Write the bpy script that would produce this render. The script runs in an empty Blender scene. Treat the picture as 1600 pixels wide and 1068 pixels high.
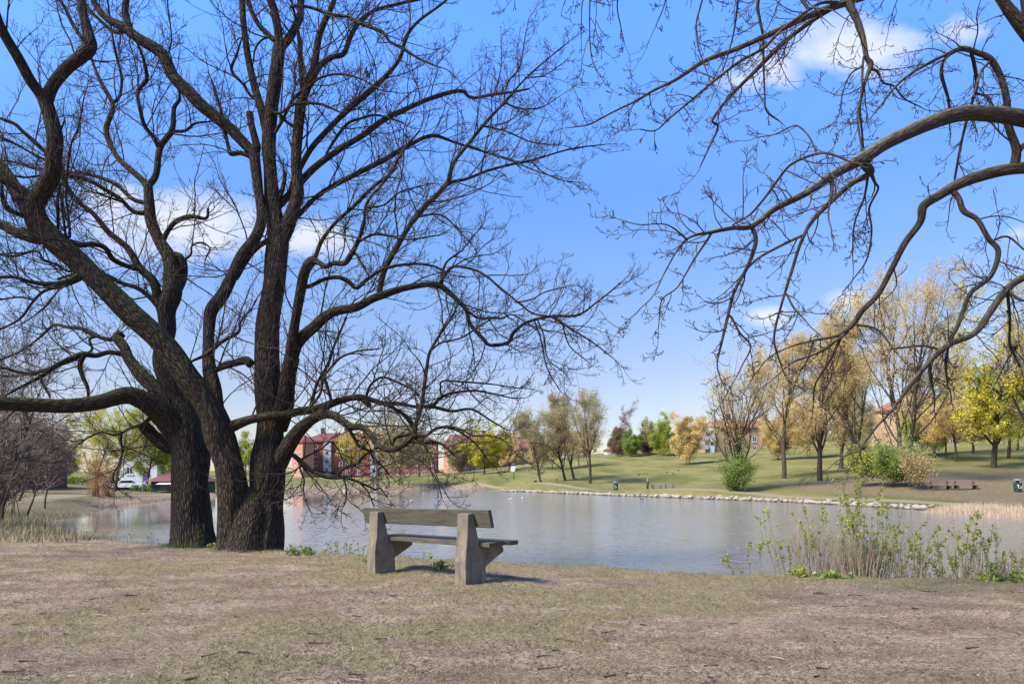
import bpy, bmesh, math, random
import numpy as np
from mathutils import Vector, Matrix
R = math.radians
SC = bpy.context.scene
COL = SC.collection
rng = np.random.default_rng(11)
random.seed(5)

# ------------------------------------------------------------------ camera
F = 1600*24/36.0                      # focal length in photo pixels
HOR = 745.0                           # eye level row in the photo
CZ = 1.35
cam_d = bpy.data.cameras.new('camera'); cam_d.lens = 24; cam_d.sensor_width = 36
cam_d.clip_start = .05; cam_d.clip_end = 6000
cam_d.shift_y = (HOR-534)/1600
cam = bpy.data.objects.new('camera', cam_d); COL.objects.link(cam)
cam.location = (0, 0, CZ); cam.rotation_euler = (R(90), 0, 0)
SC.camera = cam

# ------------------------------------------------------------------ light
SUN_AZ = math.atan2(-.86, -.50)       # sun stands to the left and a little behind the viewer
SUN_EL = R(46)
sdir = Vector((math.sin(SUN_AZ)*math.cos(SUN_EL), math.cos(SUN_AZ)*math.cos(SUN_EL), math.sin(SUN_EL)))
sun_d = bpy.data.lights.new('sun', 'SUN'); sun_d.energy = 4.4; sun_d.angle = R(16); sun_d.color = (1, .93, .82)
sun = bpy.data.objects.new('sun', sun_d); COL.objects.link(sun)
sun.rotation_euler = (-sdir).to_track_quat('-Z', 'Y').to_euler()
SC.view_settings.view_transform = 'Standard'; SC.view_settings.look = 'None'
SC.view_settings.exposure = 0.85; SC.view_settings.gamma = 1

W = bpy.data.worlds.new('World'); SC.world = W; W.use_nodes = True
SKYT = [(0, (.80, .74, .78)), (.06, (.86, .78, .80)), (.13, (1.0, .88, .88)), (.25, (1.03, 1.12, 1.15)), (.38, (.99, 1.34, 1.5)), (.54, (1.33, 2.05, 2.6)), (.9, (1.6, 2.5, 3.1))]
def build_world():
    nt = W.node_tree; nt.nodes.clear(); N = nt.nodes.new; L = nt.links.new
    out = N('ShaderNodeOutputWorld'); bg = N('ShaderNodeBackground'); L(bg.outputs[0], out.inputs[0])
    sky = N('ShaderNodeTexSky'); sky.sky_type = 'NISHITA'; sky.sun_disc = False
    sky.sun_elevation = SUN_EL; sky.sun_rotation = SUN_AZ
    sky.air_density = 1.0; sky.dust_density = .4; sky.ozone_density = 2.5
    hs = N('ShaderNodeHueSaturation'); hs.inputs['Saturation'].default_value = 1.12; hs.inputs['Hue'].default_value = .513
    L(sky.outputs[0], hs.inputs['Color'])
    tint = N('ShaderNodeMix'); tint.data_type = 'RGBA'; tint.blend_type = 'MULTIPLY'; tint.inputs[0].default_value = 1
    tint.inputs[7].default_value = (1.07, 1.01, 1.0, 1); L(hs.outputs[0], tint.inputs[6])
    tc = N('ShaderNodeTexCoord'); sp = N('ShaderNodeSeparateXYZ'); L(tc.outputs['Generated'], sp.inputs[0])
    def M(op, a, b=None, c=None):
        n = N('ShaderNodeMath'); n.operation = op
        for i, v in enumerate((a, b, c)):
            if v is None: continue
            if isinstance(v, (int, float)): n.inputs[i].default_value = v
            else: L(v, n.inputs[i])
        return n.outputs[0]
    yy = M('MAXIMUM', sp.outputs[1], .02)
    u = M('DIVIDE', sp.outputs[0], yy); v = M('DIVIDE', sp.outputs[2], yy)
    cv = N('ShaderNodeCombineXYZ'); L(u, cv.inputs[0]); L(v, cv.inputs[1])
    nz = N('ShaderNodeTexNoise'); nz.inputs['Scale'].default_value = 7; nz.inputs['Detail'].default_value = 9
    nz.inputs['Roughness'].default_value = .58; nz.inputs['Distortion'].default_value = .25
    mp = N('ShaderNodeMapping'); mp.inputs['Scale'].default_value = (1, 1.7, 1); L(cv.outputs[0], mp.inputs[0]); L(mp.outputs[0], nz.inputs['Vector'])
    fb = nz.outputs['Fac']
    clouds = [(1330, 75, 165, 72, 1.0), (1210, 105, 110, 60, .8), (1500, 50, 75, 45, .8), (1198, 494, 52, 26, 1.15), (1318, 472, 60, 30, .95),
              (1455, 428, 50, 14, .5), (290, 355, 215, 72, 1.25), (180, 312, 80, 45, 1.0), (490, 372, 90, 45, 1.1), (1160, 125, 80, 40, .8), (938, 516, 34, 12, .7), (1592, 365, 45, 36, .8),
              (1075, 484, 60, 14, .35), (60, 180, 50, 20, .3)]
    tot = None
    for (cx, cy, rx, ry, s) in clouds:
        du = M('MULTIPLY', M('SUBTRACT', u, (cx-800)/F), F/rx); dv = M('MULTIPLY', M('SUBTRACT', v, (HOR-cy)/F), F/ry)
        d = M('SQRT', M('ADD', M('MULTIPLY', du, du), M('MULTIPLY', dv, dv)))
        m = M('MULTIPLY', M('MAXIMUM', M('SUBTRACT', 1.35, d), 0.0), s)
        tot = m if tot is None else M('MAXIMUM', tot, m)
    dens = M('MULTIPLY', M('SUBTRACT', M('ADD', M('MULTIPLY', tot, .50), fb), .785), 3.0)
    cl = N('ShaderNodeClamp'); L(dens, cl.inputs[0])
    fac = M('MULTIPLY', cl.outputs[0], .88)
    grad = N('ShaderNodeValToRGB'); L(sp.outputs[2], grad.inputs[0]); e = grad.color_ramp.elements
    GR = SKYT
    while len(e) < len(GR): e.new(.5)
    for i, (p, c) in enumerate(GR): e[i].position = p; e[i].color = tuple(c)+(1,)
    mixh = N('ShaderNodeMix'); mixh.data_type = 'RGBA'; mixh.blend_type = 'MULTIPLY'; mixh.inputs[0].default_value = 1; L(tint.outputs[2], mixh.inputs[6]); L(grad.outputs[0], mixh.inputs[7])
    mixc = N('ShaderNodeMix'); mixc.data_type = 'RGBA'; L(fac, mixc.inputs[0]); L(mixh.outputs[2], mixc.inputs[6]); mixc.inputs[7].default_value = (5.0, 5.2, 5.7, 1)
    L(mixc.outputs[2], bg.inputs[0]); bg.inputs[1].default_value = .1
build_world()

# ------------------------------------------------------------------ helpers
def at(px, py, D): return np.array([(px-800)/F*D, D, CZ-(py-HOR)/F*D])
def tag(o, label=None, cat=None, group=None, kind=None):
    if label: o['label'] = label
    if cat: o['category'] = cat
    if group: o['group'] = group
    if kind: o['kind'] = kind
    return o
def thing(name, label, cat, loc=(0, 0, 0), rot=(0, 0, 0), group=None):
    o = bpy.data.objects.new(name, None); COL.objects.link(o); o.empty_display_size = .3
    o.location = loc; o.rotation_euler = rot
    return tag(o, label, cat, group)
def link(name, me, mat=None, parent=None, loc=None):
    o = bpy.data.objects.new(name, me); COL.objects.link(o)
    if mat is not None and len(me.materials) == 0: me.materials.append(mat)
    if parent: o.parent = parent
    if loc is not None: o.location = loc
    return o
def npmesh(name, V, Fc, attrs=None, smooth=True, fattr=None):
    """V (n,3); Fc (m,k) all faces with the same corner count, or list of such arrays"""
    if not isinstance(Fc, list): Fc = [Fc]
    me = bpy.data.meshes.new(name)
    V = np.ascontiguousarray(V, dtype=np.float32)
    me.vertices.add(len(V)); me.vertices.foreach_set('co', V.ravel())
    idx = np.concatenate([f.ravel() for f in Fc]).astype(np.int32)
    cnt = np.concatenate([np.full(len(f), f.shape[1]) for f in Fc]).astype(np.int32)
    st = np.concatenate([[0], np.cumsum(cnt)[:-1]]).astype(np.int32)
    me.loops.add(len(idx)); me.loops.foreach_set('vertex_index', idx)
    me.polygons.add(len(cnt)); me.polygons.foreach_set('loop_start', st)
    try: me.polygons.foreach_set('loop_total', cnt)
    except Exception: pass
    me.polygons.foreach_set('use_smooth', np.full(len(cnt), smooth))
    for k, a in (attrs or {}).items():
        a = np.asarray(a, dtype=np.float32)
        if a.ndim == 1: t = me.attributes.new(k, 'FLOAT', 'POINT'); t.data.foreach_set('value', a)
        elif a.shape[1] == 3: t = me.attributes.new(k, 'FLOAT_VECTOR', 'POINT'); t.data.foreach_set('vector', a.ravel())
        else: t = me.attributes.new(k, 'FLOAT_COLOR', 'POINT'); t.data.foreach_set('color', a.ravel())
    for k, a in (fattr or {}).items():
        t = me.attributes.new(k, 'FLOAT', 'FACE'); t.data.foreach_set('value', np.asarray(a, dtype=np.float32))
    me.update(calc_edges=True); me.validate()
    return me
class MB:
    """collects solids into one mesh"""
    def __init__(s): s.V = []; s.F = []
    def poly(s, vs, fs):
        b = len(s.V); s.V += [tuple(v) for v in vs]; s.F += [tuple(b+i for i in f) for f in fs]; return s
    def box(s, x0, x1, y0, y1, z0, z1):
        vs = [(x, y, z) for z in (z0, z1) for y in (y0, y1) for x in (x0, x1)]
        return s.poly(vs, [(0, 2, 3, 1), (4, 5, 7, 6), (0, 1, 5, 4), (1, 3, 7, 5), (3, 2, 6, 7), (2, 0, 4, 6)])
    def prism(s, prof, x0, x1):
        """profile in (y,z) extruded along x"""
        n = len(prof); vs = [(x0, y, z) for y, z in prof]+[(x1, y, z) for y, z in prof]
        fs = [tuple(range(n))[::-1], tuple(range(n, 2*n))]+[(i, (i+1) % n, n+(i+1) % n, n+i) for i in range(n)]
        return s.poly(vs, fs)
    def lathe(s, prof, cx=0, cy=0, n=16):
        vs = []; fs = []
        for r, z in prof:
            for k in range(n):
                a = 2*math.pi*k/n; vs.append((cx+r*math.cos(a), cy+r*math.sin(a), z))
        for i in range(len(prof)-1):
            for k in range(n):
                k2 = (k+1) % n; fs.append((i*n+k, i*n+k2, (i+1)*n+k2, (i+1)*n+k))
        fs.append(tuple(range(n))[::-1]); fs.append(tuple((len(prof)-1)*n+k for k in range(n)))
        return s.poly(vs, fs)
    def tube(s, pts, r, n=6):
        V, Fq, _ = tubes(np.array(pts, float)[None], np.full((1, len(pts)), r) if np.isscalar(r) else np.array(r, float)[None], n)
        b = len(s.V); s.V += [tuple(v) for v in V]; s.F += [tuple(b+i for i in f) for f in Fq.tolist()]
        m = len(pts); s.F.append(tuple(b+i for i in range(n))[::-1]); s.F.append(tuple(b+(m-1)*n+i for i in range(n)))
        return s
    def build(s, name, mat, parent=None, bevel=0, seg=2, smooth=False, sub=0, loc=None):
        me = bpy.data.meshes.new(name); me.from_pydata(s.V, [], s.F); me.update()
        bm = bmesh.new(); bm.from_mesh(me); bmesh.ops.recalc_face_normals(bm, faces=bm.faces)
        if bevel: bmesh.ops.bevel(bm, geom=list(bm.edges), offset=bevel, segments=seg, profile=.5, affect='EDGES')
        if sub:
            bmesh.ops.subdivide_edges(bm, edges=list(bm.edges), cuts=sub, use_grid_fill=True)
        bm.to_mesh(me); bm.free()
        for p in me.polygons: p.use_smooth = smooth
        return link(name, me, mat, parent, loc)
def norm(a): return a/np.maximum(np.linalg.norm(a, axis=-1, keepdims=True), 1e-9)
def tubes(P, Rr, sides=3):
    """P (N,n,3) Rr (N,n) -> verts, quads, bark coordinates"""
    N, n, _ = P.shape
    T = np.empty_like(P); T[:, 1:-1] = P[:, 2:]-P[:, :-2]; T[:, 0] = P[:, 1]-P[:, 0]; T[:, -1] = P[:, -1]-P[:, -2]; T = norm(T)
    ref = np.where(np.abs(T[:, 0, 2:3]) > .9, np.array([[0., 1., .1]]), np.array([[0., .05, 1.]]))
    nx = norm(np.cross(T[:, 0], ref)); NX = np.empty_like(P); NX[:, 0] = nx
    for i in range(1, n):
        nx = norm(nx-T[:, i]*np.sum(T[:, i]*nx, axis=1, keepdims=True)); NX[:, i] = nx
    NY = np.cross(T, NX)
    a = np.arange(sides)*2*math.pi/sides; c, s = np.cos(a), np.sin(a)
    V = P[:, :, None, :]+Rr[:, :, None, None]*(NX[:, :, None, :]*c[:, None]+NY[:, :, None, :]*s[:, None])
    seg = np.linalg.norm(np.diff(P, axis=1), axis=2); s_ = np.concatenate([np.zeros((N, 1)), np.cumsum(seg, axis=1)], axis=1)
    B = np.empty_like(V); B[..., 0] = c*Rr[:, :, None]; B[..., 1] = s*Rr[:, :, None]; B[..., 2] = s_[:, :, None]+rng.uniform(0, 30, (N, 1, 1))
    k = np.arange(sides); k2 = (k+1) % sides; i = np.arange(n-1)
    q = np.stack([i[:, None]*sides+k, i[:, None]*sides+k2, (i[:, None]+1)*sides+k2, (i[:, None]+1)*sides+k], axis=-1).reshape(-1, 4)
    Q = (q[None]+(np.arange(N)*n*sides)[:, None, None]).reshape(-1, 4)
    return V.reshape(-1, 3), Q, B.reshape(-1, 3)
def join(parts):
    V = []; Q = []; A = []; o = 0
    for v, q, a in parts:
        V.append(v); Q.append(q+o); A.append(a); o += len(v)
    return np.concatenate(V), np.concatenate(Q), np.concatenate(A)
# value noise -------------------------------------------------------
_T = np.random.default_rng(3).random(65536)
def vnoise(x, y):
    xi = np.floor(x).astype(np.int64); yi = np.floor(y).astype(np.int64); fx = x-xi; fy = y-yi
    fx = fx*fx*(3-2*fx); fy = fy*fy*(3-2*fy)
    h = lambda a, b: _T[(a*7919+b*104729+(a*b) % 131) & 65535]
    return (h(xi, yi)*(1-fx)+h(xi+1, yi)*fx)*(1-fy)+(h(xi, yi+1)*(1-fx)+h(xi+1, yi+1)*fx)*fy
def fbm(x, y, o=4, g=.5):
    s = 0; a = 1; t = 0
    for i in range(o):
        s = s+a*vnoise(x*2**i+17.3*i, y*2**i+5.1*i); t += a; a *= g
    return s/t
def sstep(a, b, x):
    t = np.clip((x-a)/(b-a), 0, 1); return t*t*(3-2*t)

# ------------------------------------------------------------------ materials
MATS = {}
class NM:
    def __init__(s, name, rough=.9, spec=.2):
        s.m = bpy.data.materials.new(name); s.m.use_nodes = True; s.nt = s.m.node_tree; s.nt.nodes.clear()
        s.out = s.N('ShaderNodeOutputMaterial'); s.b = s.N('ShaderNodeBsdfPrincipled'); s.L(s.b.outputs[0], s.out.inputs[0])
        s.b.inputs['Roughness'].default_value = rough; s.b.inputs['Specular IOR Level'].default_value = spec
        MATS[name] = s.m
    def N(s, t): return s.nt.nodes.new(t)
    def L(s, a, b): s.nt.links.new(a, b)
    def val(s, sock, v):
        if isinstance(v, (int, float)): sock.default_value = v
        elif isinstance(v, tuple): sock.default_value = v if len(v) == 4 or len(sock.default_value) == 3 else v+(1,)
        else: s.L(v, sock)
    def coord(s, kind='Object', scale=(1, 1, 1), attr=None):
        if attr: n = s.N('ShaderNodeAttribute'); n.attribute_name = attr; o = n.outputs['Vector']
        else: n = s.N('ShaderNodeTexCoord'); o = n.outputs[kind]
        mp = s.N('ShaderNodeMapping'); mp.inputs['Scale'].default_value = scale; s.L(o, mp.inputs[0]); return mp.outputs[0]
    def noise(s, vec, scale, detail=4, rough=.55, dist=0):
        n = s.N('ShaderNodeTexNoise'); s.L(vec, n.inputs['Vector']); n.inputs['Scale'].default_value = scale
        n.inputs['Detail'].default_value = detail; n.inputs['Roughness'].default_value = rough; n.inputs['Distortion'].default_value = dist
        return n.outputs['Fac']
    def vor(s, vec, scale, feat='F1', out='Distance'):
        n = s.N('ShaderNodeTexVoronoi'); n.feature = feat; s.L(vec, n.inputs['Vector']); n.inputs['Scale'].default_value = scale; return n.outputs[out]
    def ramp(s, f, stops):
        n = s.N('ShaderNodeValToRGB'); e = n.color_ramp.elements
        while len(e) < len(stops): e.new(.5)
        for i, (p, c) in enumerate(stops):
            e[i].position = p; e[i].color = (c, c, c, 1) if isinstance(c, (int, float)) else tuple(c)+(1,)
        s.val(n.inputs[0], f); return n.outputs[0]
    def mix(s, f, a, b, blend='MIX'):
        n = s.N('ShaderNodeMix'); n.data_type = 'RGBA'; n.blend_type = blend
        s.val(n.inputs[0], f); s.val(n.inputs[6], a); s.val(n.inputs[7], b); return n.outputs[2]
    def math(s, op, a, b=0.0):
        n = s.N('ShaderNodeMath'); n.operation = op; s.val(n.inputs[0], a); s.val(n.inputs[1], b); return n.outputs[0]
    def col(s, c): s.val(s.b.inputs['Base Color'], c); return s
    def bump(s, h, strength=.5, dist=.02):
        n = s.N('ShaderNodeBump'); n.inputs['Strength'].default_value = strength; n.inputs['Distance'].default_value = dist
        s.L(h, n.inputs['Height']); s.L(n.outputs[0], s.b.inputs['Normal']); return s
    def attr(s, name, out='Fac'):
        n = s.N('ShaderNodeAttribute'); n.attribute_name = name; return n.outputs[out]

def m_bark(name, dark, light, moss=(.07, .075, .018), mossamt=.5, ridge=26, dist=.03, cell=1.0):
    m = NM(name, .95, .12); v = m.coord(attr='bark', scale=(1, 1, .22))
    n1 = m.noise(v, ridge, 5, .6, .4); r = m.vor(v, ridge*.9, 'DISTANCE_TO_EDGE')
    h = m.math('ADD', m.math('MULTIPLY', m.ramp(r, [(0, 0.0), (.28, 1.0)]), cell), m.math('MULTIPLY', n1, 1.8-cell))
    c = m.mix(m.ramp(m.math('MULTIPLY', h, .55), [(.12, 0.0), (.85, 1.0)]), dark, light)
    wv = m.coord('Object'); big = m.noise(wv, 1.3, 4)
    c = m.mix(m.ramp(big, [(.35, 0.0), (.7, .45)]), c, tuple(x*.55 for x in light))
    g = m.N('ShaderNodeNewGeometry'); sx = m.N('ShaderNodeSeparateXYZ'); m.L(g.outputs['Normal'], sx.inputs[0])
    up = m.ramp(m.math('ADD', m.math('MULTIPLY', sx.outputs[2], .5), m.math('MULTIPLY', m.noise(wv, 7, 5, .7), .9)), [(.62, 0.0), (.86, 1.0)])
    c = m.mix(m.math('MULTIPLY', up, mossamt), c, moss)
    m.col(c).bump(h, .9, dist); return m.m
m_bark('bark_old', (.011, .0075, .0055), (.085, .062, .044), mossamt=.8)
m_bark('bark_right', (.012, .009, .007), (.115, .088, .064), moss=(.17, .15, .075), mossamt=.6, ridge=34, dist=.018, cell=.6)
m_bark('bark_far', (.035, .025, .018), (.12, .09, .065), mossamt=.1, ridge=8, dist=.03)
def m_twig(name, a, b):
    m = NM(name, .8, .25); m.col(m.mix(m.noise(m.coord('Object'), 3, 3), a, b)); return m.m
m_twig('twig_old', (.022, .0145, .010), (.070, .048, .034))
m_twig('twig_right', (.026, .020, .017), (.085, .066, .054))
m_twig('twig_brown', (.16, .11, .06), (.30, .21, .13))
m_twig('twig_gold', (.26, .18, .08), (.42, .31, .15))
m_twig('twig_purple', (.16, .115, .08), (.30, .22, .155))
m_twig('twig_orange', (.30, .14, .05), (.42, .22, .09))
m_twig('dry_stalk', (.19, .135, .09), (.40, .30, .20))
m_twig('green_stem', (.10, .10, .04), (.20, .16, .08))
def m_leaf(name, a, b, c, trans=.35):
    m = NM(name, .7, .15); t = m.attr('tint'); col = m.ramp(t, [(0, a), (.5, b), (1, c)]); m.col(col)
    tr = m.N('ShaderNodeBsdfTranslucent'); m.L(col, tr.inputs[0]); mx = m.N('ShaderNodeMixShader'); mx.inputs[0].default_value = trans
    m.L(m.b.outputs[0], mx.inputs[1]); m.L(tr.outputs[0], mx.inputs[2]); m.L(mx.outputs[0], m.out.inputs[0]); return m.m
m_leaf('leaf_ochre', (.43, .305, .105), (.63, .47, .17), (.80, .63, .28))
m_leaf('leaf_olive', (.26, .21, .10), (.40, .34, .17), (.54, .47, .26))
m_leaf('leaf_yellow', (.36, .33, .03), (.56, .50, .045), (.70, .62, .08))
m_leaf('leaf_lime', (.22, .25, .035), (.36, .39, .06), (.50, .52, .10))
m_leaf('leaf_green', (.13, .18, .035), (.22, .29, .06), (.34, .42, .11))
m_leaf('leaf_fresh', (.19, .215, .035), (.34, .37, .065), (.50, .51, .12), .45)
m_leaf('leaf_brown', (.15, .095, .06), (.25, .17, .11), (.36, .26, .17))
m_leaf('straw', (.14, .11, .055), (.28, .225, .12), (.42, .34, .20), .1)
m_leaf('reed', (.36, .25, .15), (.55, .41, .27), (.70, .56, .40), .2)
m_leaf('grass_green', (.06, .09, .02), (.12, .16, .04), (.22, .24, .09), .2)
m_leaf('litter', (.06, .042, .03), (.14, .10, .065), (.28, .205, .14), .05)

m = NM('concrete', .93, .2); v = m.coord('Object'); n = m.noise(v, 5, 6, .65); f = m.noise(v, 90, 3, .7)
c = m.mix(m.ramp(n, [(.35, 0.0), (.7, 1.0)]), (.165, .13, .09), (.30, .25, .18))
c = m.mix(m.ramp(m.noise(v, 2.3, 4), [(.5, 0.0), (.75, .55)]), c, (.27, .19, .145))
sz = m.N('ShaderNodeSeparateXYZ'); m.L(v, sz.inputs[0])
c = m.mix(m.math('MULTIPLY', m.ramp(m.math('ADD', sz.outputs[2], m.math('MULTIPLY', n, .3)), [(.72, 0.0), (1.0, 1.0)]), .55), c, (.13, .12, .085))
c = m.mix(m.ramp(m.noise(m.coord('Object', (14, 14, 2)), 1.0, 5, .7), [(.48, 0.0), (.66, .7)]), c, (.10, .088, .062))
c = m.mix(m.ramp(m.vor(v, 30), [(.08, .85), (.20, 0.0)]), c, (.04, .033, .028))
c = m.mix(m.ramp(f, [(.6, 0.0), (.75, .5)]), c, (.33, .30, .245))
m.col(c).bump(m.math('ADD', f, m.math('MULTIPLY', n, .8)), 1.0, .012)
m = NM('old_wood', .9, .15); v = m.coord('Object', (1.5, 22, 22)); g = m.noise(v, 2.4, 6, .7, .3); w = m.noise(m.coord('Object'), 4, 4)
c = m.mix(m.ramp(g, [(.3, 0.0), (.72, 1.0)]), (.040, .033, .026), (.135, .115, .088))
c = m.mix(m.ramp(w, [(.45, 0.0), (.7, .6)]), c, (.10, .105, .06))
c = m.mix(m.ramp(m.noise(m.coord('Object', (1, 1, 1)), 1.9, 2), [(.62, 0.0), (.70, .28)]), c, (.22, .10, .065))
m.col(c).bump(g, .8, .006)
m = NM('grey_plank', .9, .2); g = m.noise(m.coord('Object', (1, 14, 14)), 2, 5); m.col(m.mix(g, (.12, .10, .09), (.30, .26, .23))).bump(g, .4, .01)
def m_simple(name, a, b=None, scale=6, rough=.8, spec=.3, metal=0):
    m = NM(name, rough, spec); b = b or tuple(x*.8 for x in a); m.col(m.mix(m.noise(m.coord('Object'), scale, 4), a, b)); m.b.inputs['Metallic'].default_value = metal; return m.m
m_simple('bin_green', (.018, .055, .045), rough=.5); m_simple('bin_grey', (.16, .20, .21), rough=.5); m_simple('white_paint', (.72, .72, .70), (.62, .62, .60))
m = NM('stone', .95, .3); oi = m.N('ShaderNodeObjectInfo'); c = m.mix(m.noise(m.coord('Object'), 2.2, 4), (.42, .345, .265), (.26, .21, .16)); m.col(m.mix(m.ramp(oi.outputs['Random'], [(0, .65), (.5, .1), (1, 0.0)]), c, (.15, .12, .095))); m_simple('dark_stone', (.05, .045, .04), (.09, .08, .07), 6)
m_simple('white_wall', (.62, .61, .58), (.52, .51, .49), 1.2); m_simple('grey_wall', (.42, .43, .44), (.34, .35, .37), .6)
m_simple('roof_red', (.20, .065, .05), (.13, .045, .038), .8); m_simple('roof_orange', (.33, .15, .08), (.22, .10, .06), .8); m_simple('chimney', (.10, .055, .05)); m_simple('dark_green', (.018, .045, .035), rough=.6)
m_simple('glass', (.03, .035, .04), rough=.12, spec=.6); m_simple('frame_white', (.70, .69, .66)); m_simple('car_white', (.75, .76, .78), rough=.25, spec=.6); m_simple('rubber', (.02, .02, .02))
m_simple('skin', (.52, .33, .25)); m_simple('hair', (.70, .62, .50), (.5, .42, .32), 30); m_simple('coat', (.10, .03, .022), (.07, .022, .018)); m_simple('trousers', (.035, .03, .035)); m_simple('bird_black', (.012, .012, .015), rough=.5); m_simple('bird_white', (.75, .74, .70)); m_simple('bird_grey', (.22, .20, .18)); m_simple('orange_beak', (.6, .22, .03))
m_simple('metal_grey', (.30, .31, .32), rough=.5, metal=.4); m_simple('purple_sign', (.12, .05, .28)); m_simple('sheet_white', (.66, .72, .80)); m_simple('blue_cloth', (.05, .07, .12)); m_simple('cut_wood', (.42, .27, .15), (.25, .16, .1), 20)
def m_brick(name, a, b, mortar):
    m = NM(name, .9, .2); tc = m.coord('Object'); sp = m.N('ShaderNodeSeparateXYZ'); m.L(tc, sp.inputs[0]); cb = m.N('ShaderNodeCombineXYZ')
    m.L(m.math('ADD', sp.outputs[0], sp.outputs[1]), cb.inputs[0]); m.L(sp.outputs[2], cb.inputs[1])
    br = m.N('ShaderNodeTexBrick'); m.L(cb.outputs[0], br.inputs['Vector']); br.inputs['Scale'].default_value = 2.2
    br.inputs['Color1'].default_value = a+(1,); br.inputs['Color2'].default_value = b+(1,); br.inputs['Mortar'].default_value = mortar+(1,); br.inputs['Mortar Size'].default_value = .015
    c = m.mix(m.ramp(m.noise(tc, .25, 4), [(.4, 0.0), (.75, .35)]), br.outputs[0], tuple(x*.7 for x in a)); m.col(c); return m.m
m_brick('brick_red', (.27, .085, .055), (.21, .062, .042), (.28, .16, .12)); m_brick('brick_sunlit', (.46, .20, .12), (.38, .155, .09), (.45, .28, .2)); m_brick('brick_tan', (.42, .27, .16), (.36, .22, .13), (.4, .3, .2)); m_brick('brick_brown', (.16, .06, .045), (.12, .045, .035), (.18, .1, .08))  # the orange tone is red brick with sunlight put into its colour

# ------------------------------------------------------------------ terrain
WL = -.9
POND = np.array([(60, 10.2), (30, 9.4), (14, 9.5), (6.75, 9.9), (3.5, 10.3), (1.9, 10.9), (0, 11.7), (-2.6, 12.6), (-4.2, 13.4), (-6.8, 14.5), (-9.1, 16), (-11.6, 18.4),
                 (-16, 24), (-20.5, 30.5), (-23, 34.5), (-26.5, 44), (-31, 53), (-35, 68), (-34, 80), (-30, 112), (-25, 133), (-13, 141), (-6, 122), (-1.5, 108), (3, 102),
                 (12.4, 83), (19.9, 71), (25.3, 60), (28.1, 50), (28.0, 45.5), (27.6, 41), (28.5, 36.5), (34, 33), (45, 31), (60, 30)], float)
def pond_d(x, y):
    """signed distance to the pond outline, positive on land"""
    x = np.asarray(x, float); y = np.asarray(y, float); d = np.full(x.shape, 1e9); ins = np.zeros(x.shape, bool)
    n = len(POND)
    for i in range(n):
        a = POND[i]; b = POND[(i+1) % n]; e = b-a
        t = np.clip(((x-a[0])*e[0]+(y-a[1])*e[1])/(e@e), 0, 1)
        d = np.minimum(d, np.hypot(x-a[0]-t*e[0], y-a[1]-t*e[1]))
        c = ((a[1] > y) != (b[1] > y)); xx = a[0]+(y-a[1])*(b[0]-a[0])/(b[1]-a[1]+1e-12); ins ^= (c & (x < xx))
    return np.where(ins, -d, d)
CP = []
def cpx(px, py, D): CP.append(((px-800)/F*D, D, CZ-(py-HOR)/F*D))
for X in (-60, -25, -8, 0, 8, 25, 60):
    for Y in (-60, -15, 0, 7): CP.append((X, Y, 0))
CP += [(-5, 11, .0), (-8, 13, .0), (-12, 15, 0), (-20, 22, -.1), (-28, 30, -.2), (-35, 40, -.35), (-45, 25, .1), (-3, 10, 0), (2, 9, 0), (7, 8, 0), (40, 7, 0),
       (-200, 60, 2), (-200, 0, 1), (200, 0, 1), (200, 60, 6), (0, -200, 1), (-200, 400, 3), (0, 500, 5), (250, 400, 12), (-100, 700, 5), (300, 900, 15), (-600, 500, 4), (700, 400, 14)]
for a in [(120, 770, 62), (60, 757, 95), (120, 758, 95), (190, 766, 90), (245, 768, 88), (330, 764, 105), (200, 775, 66), (0, 765, 80), (450, 755, 140), (600, 751, 160), (560, 745, 232), (450, 745, 225),
          (700, 740, 200), (760, 745, 150), (690, 752, 155), (843, 752, 110), (895, 747, 120), (923, 755, 105), (870, 733, 160), (960, 715, 190), (900, 722, 190), (1060, 711, 185), (1000, 735, 140), (1160, 762, 75),
          (1090, 755, 90), (1225, 745, 88), (1280, 752, 80), (1200, 708, 170), (1400, 698, 150), (1590, 692, 140), (1550, 730, 85), (1490, 720, 98), (1410, 755, 66), (1500, 770, 57), (1590, 777, 55), (1570, 755, 65),
          (1500, 745, 72), (962, 765, 90), (1012, 767, 95), (1040, 767, 94), (1280, 775, 66), (1350, 775, 61), (1700, 760, 60), (1700, 700, 120), (800, 762, 120), (1200, 680, 260), (600, 740, 300)]: cpx(*a)
CP = np.array(CP)
def _tps(CP):
    S = 100.; P = CP[:, :2]/S; r = np.linalg.norm(P[:, None]-P[None], axis=2); K = np.where(r > 0, r*r*np.log(r+1e-12), 0)+np.eye(len(P))*2e-3
    Pm = np.c_[np.ones(len(P)), P]; A = np.block([[K, Pm], [Pm.T, np.zeros((3, 3))]]); w = np.linalg.solve(A, np.r_[CP[:, 2], 0, 0, 0])
    def f(x, y):
        x = np.asarray(x, float)/S; y = np.asarray(y, float)/S; o = w[-3]+w[-2]*x+w[-1]*y
        for (a, b), k in zip(P, w[:-3]):
            r2 = (x-a)**2+(y-b)**2; o = o+k*.5*r2*np.log(r2+1e-12)
        return o
    return f
tps = _tps(CP)
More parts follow.
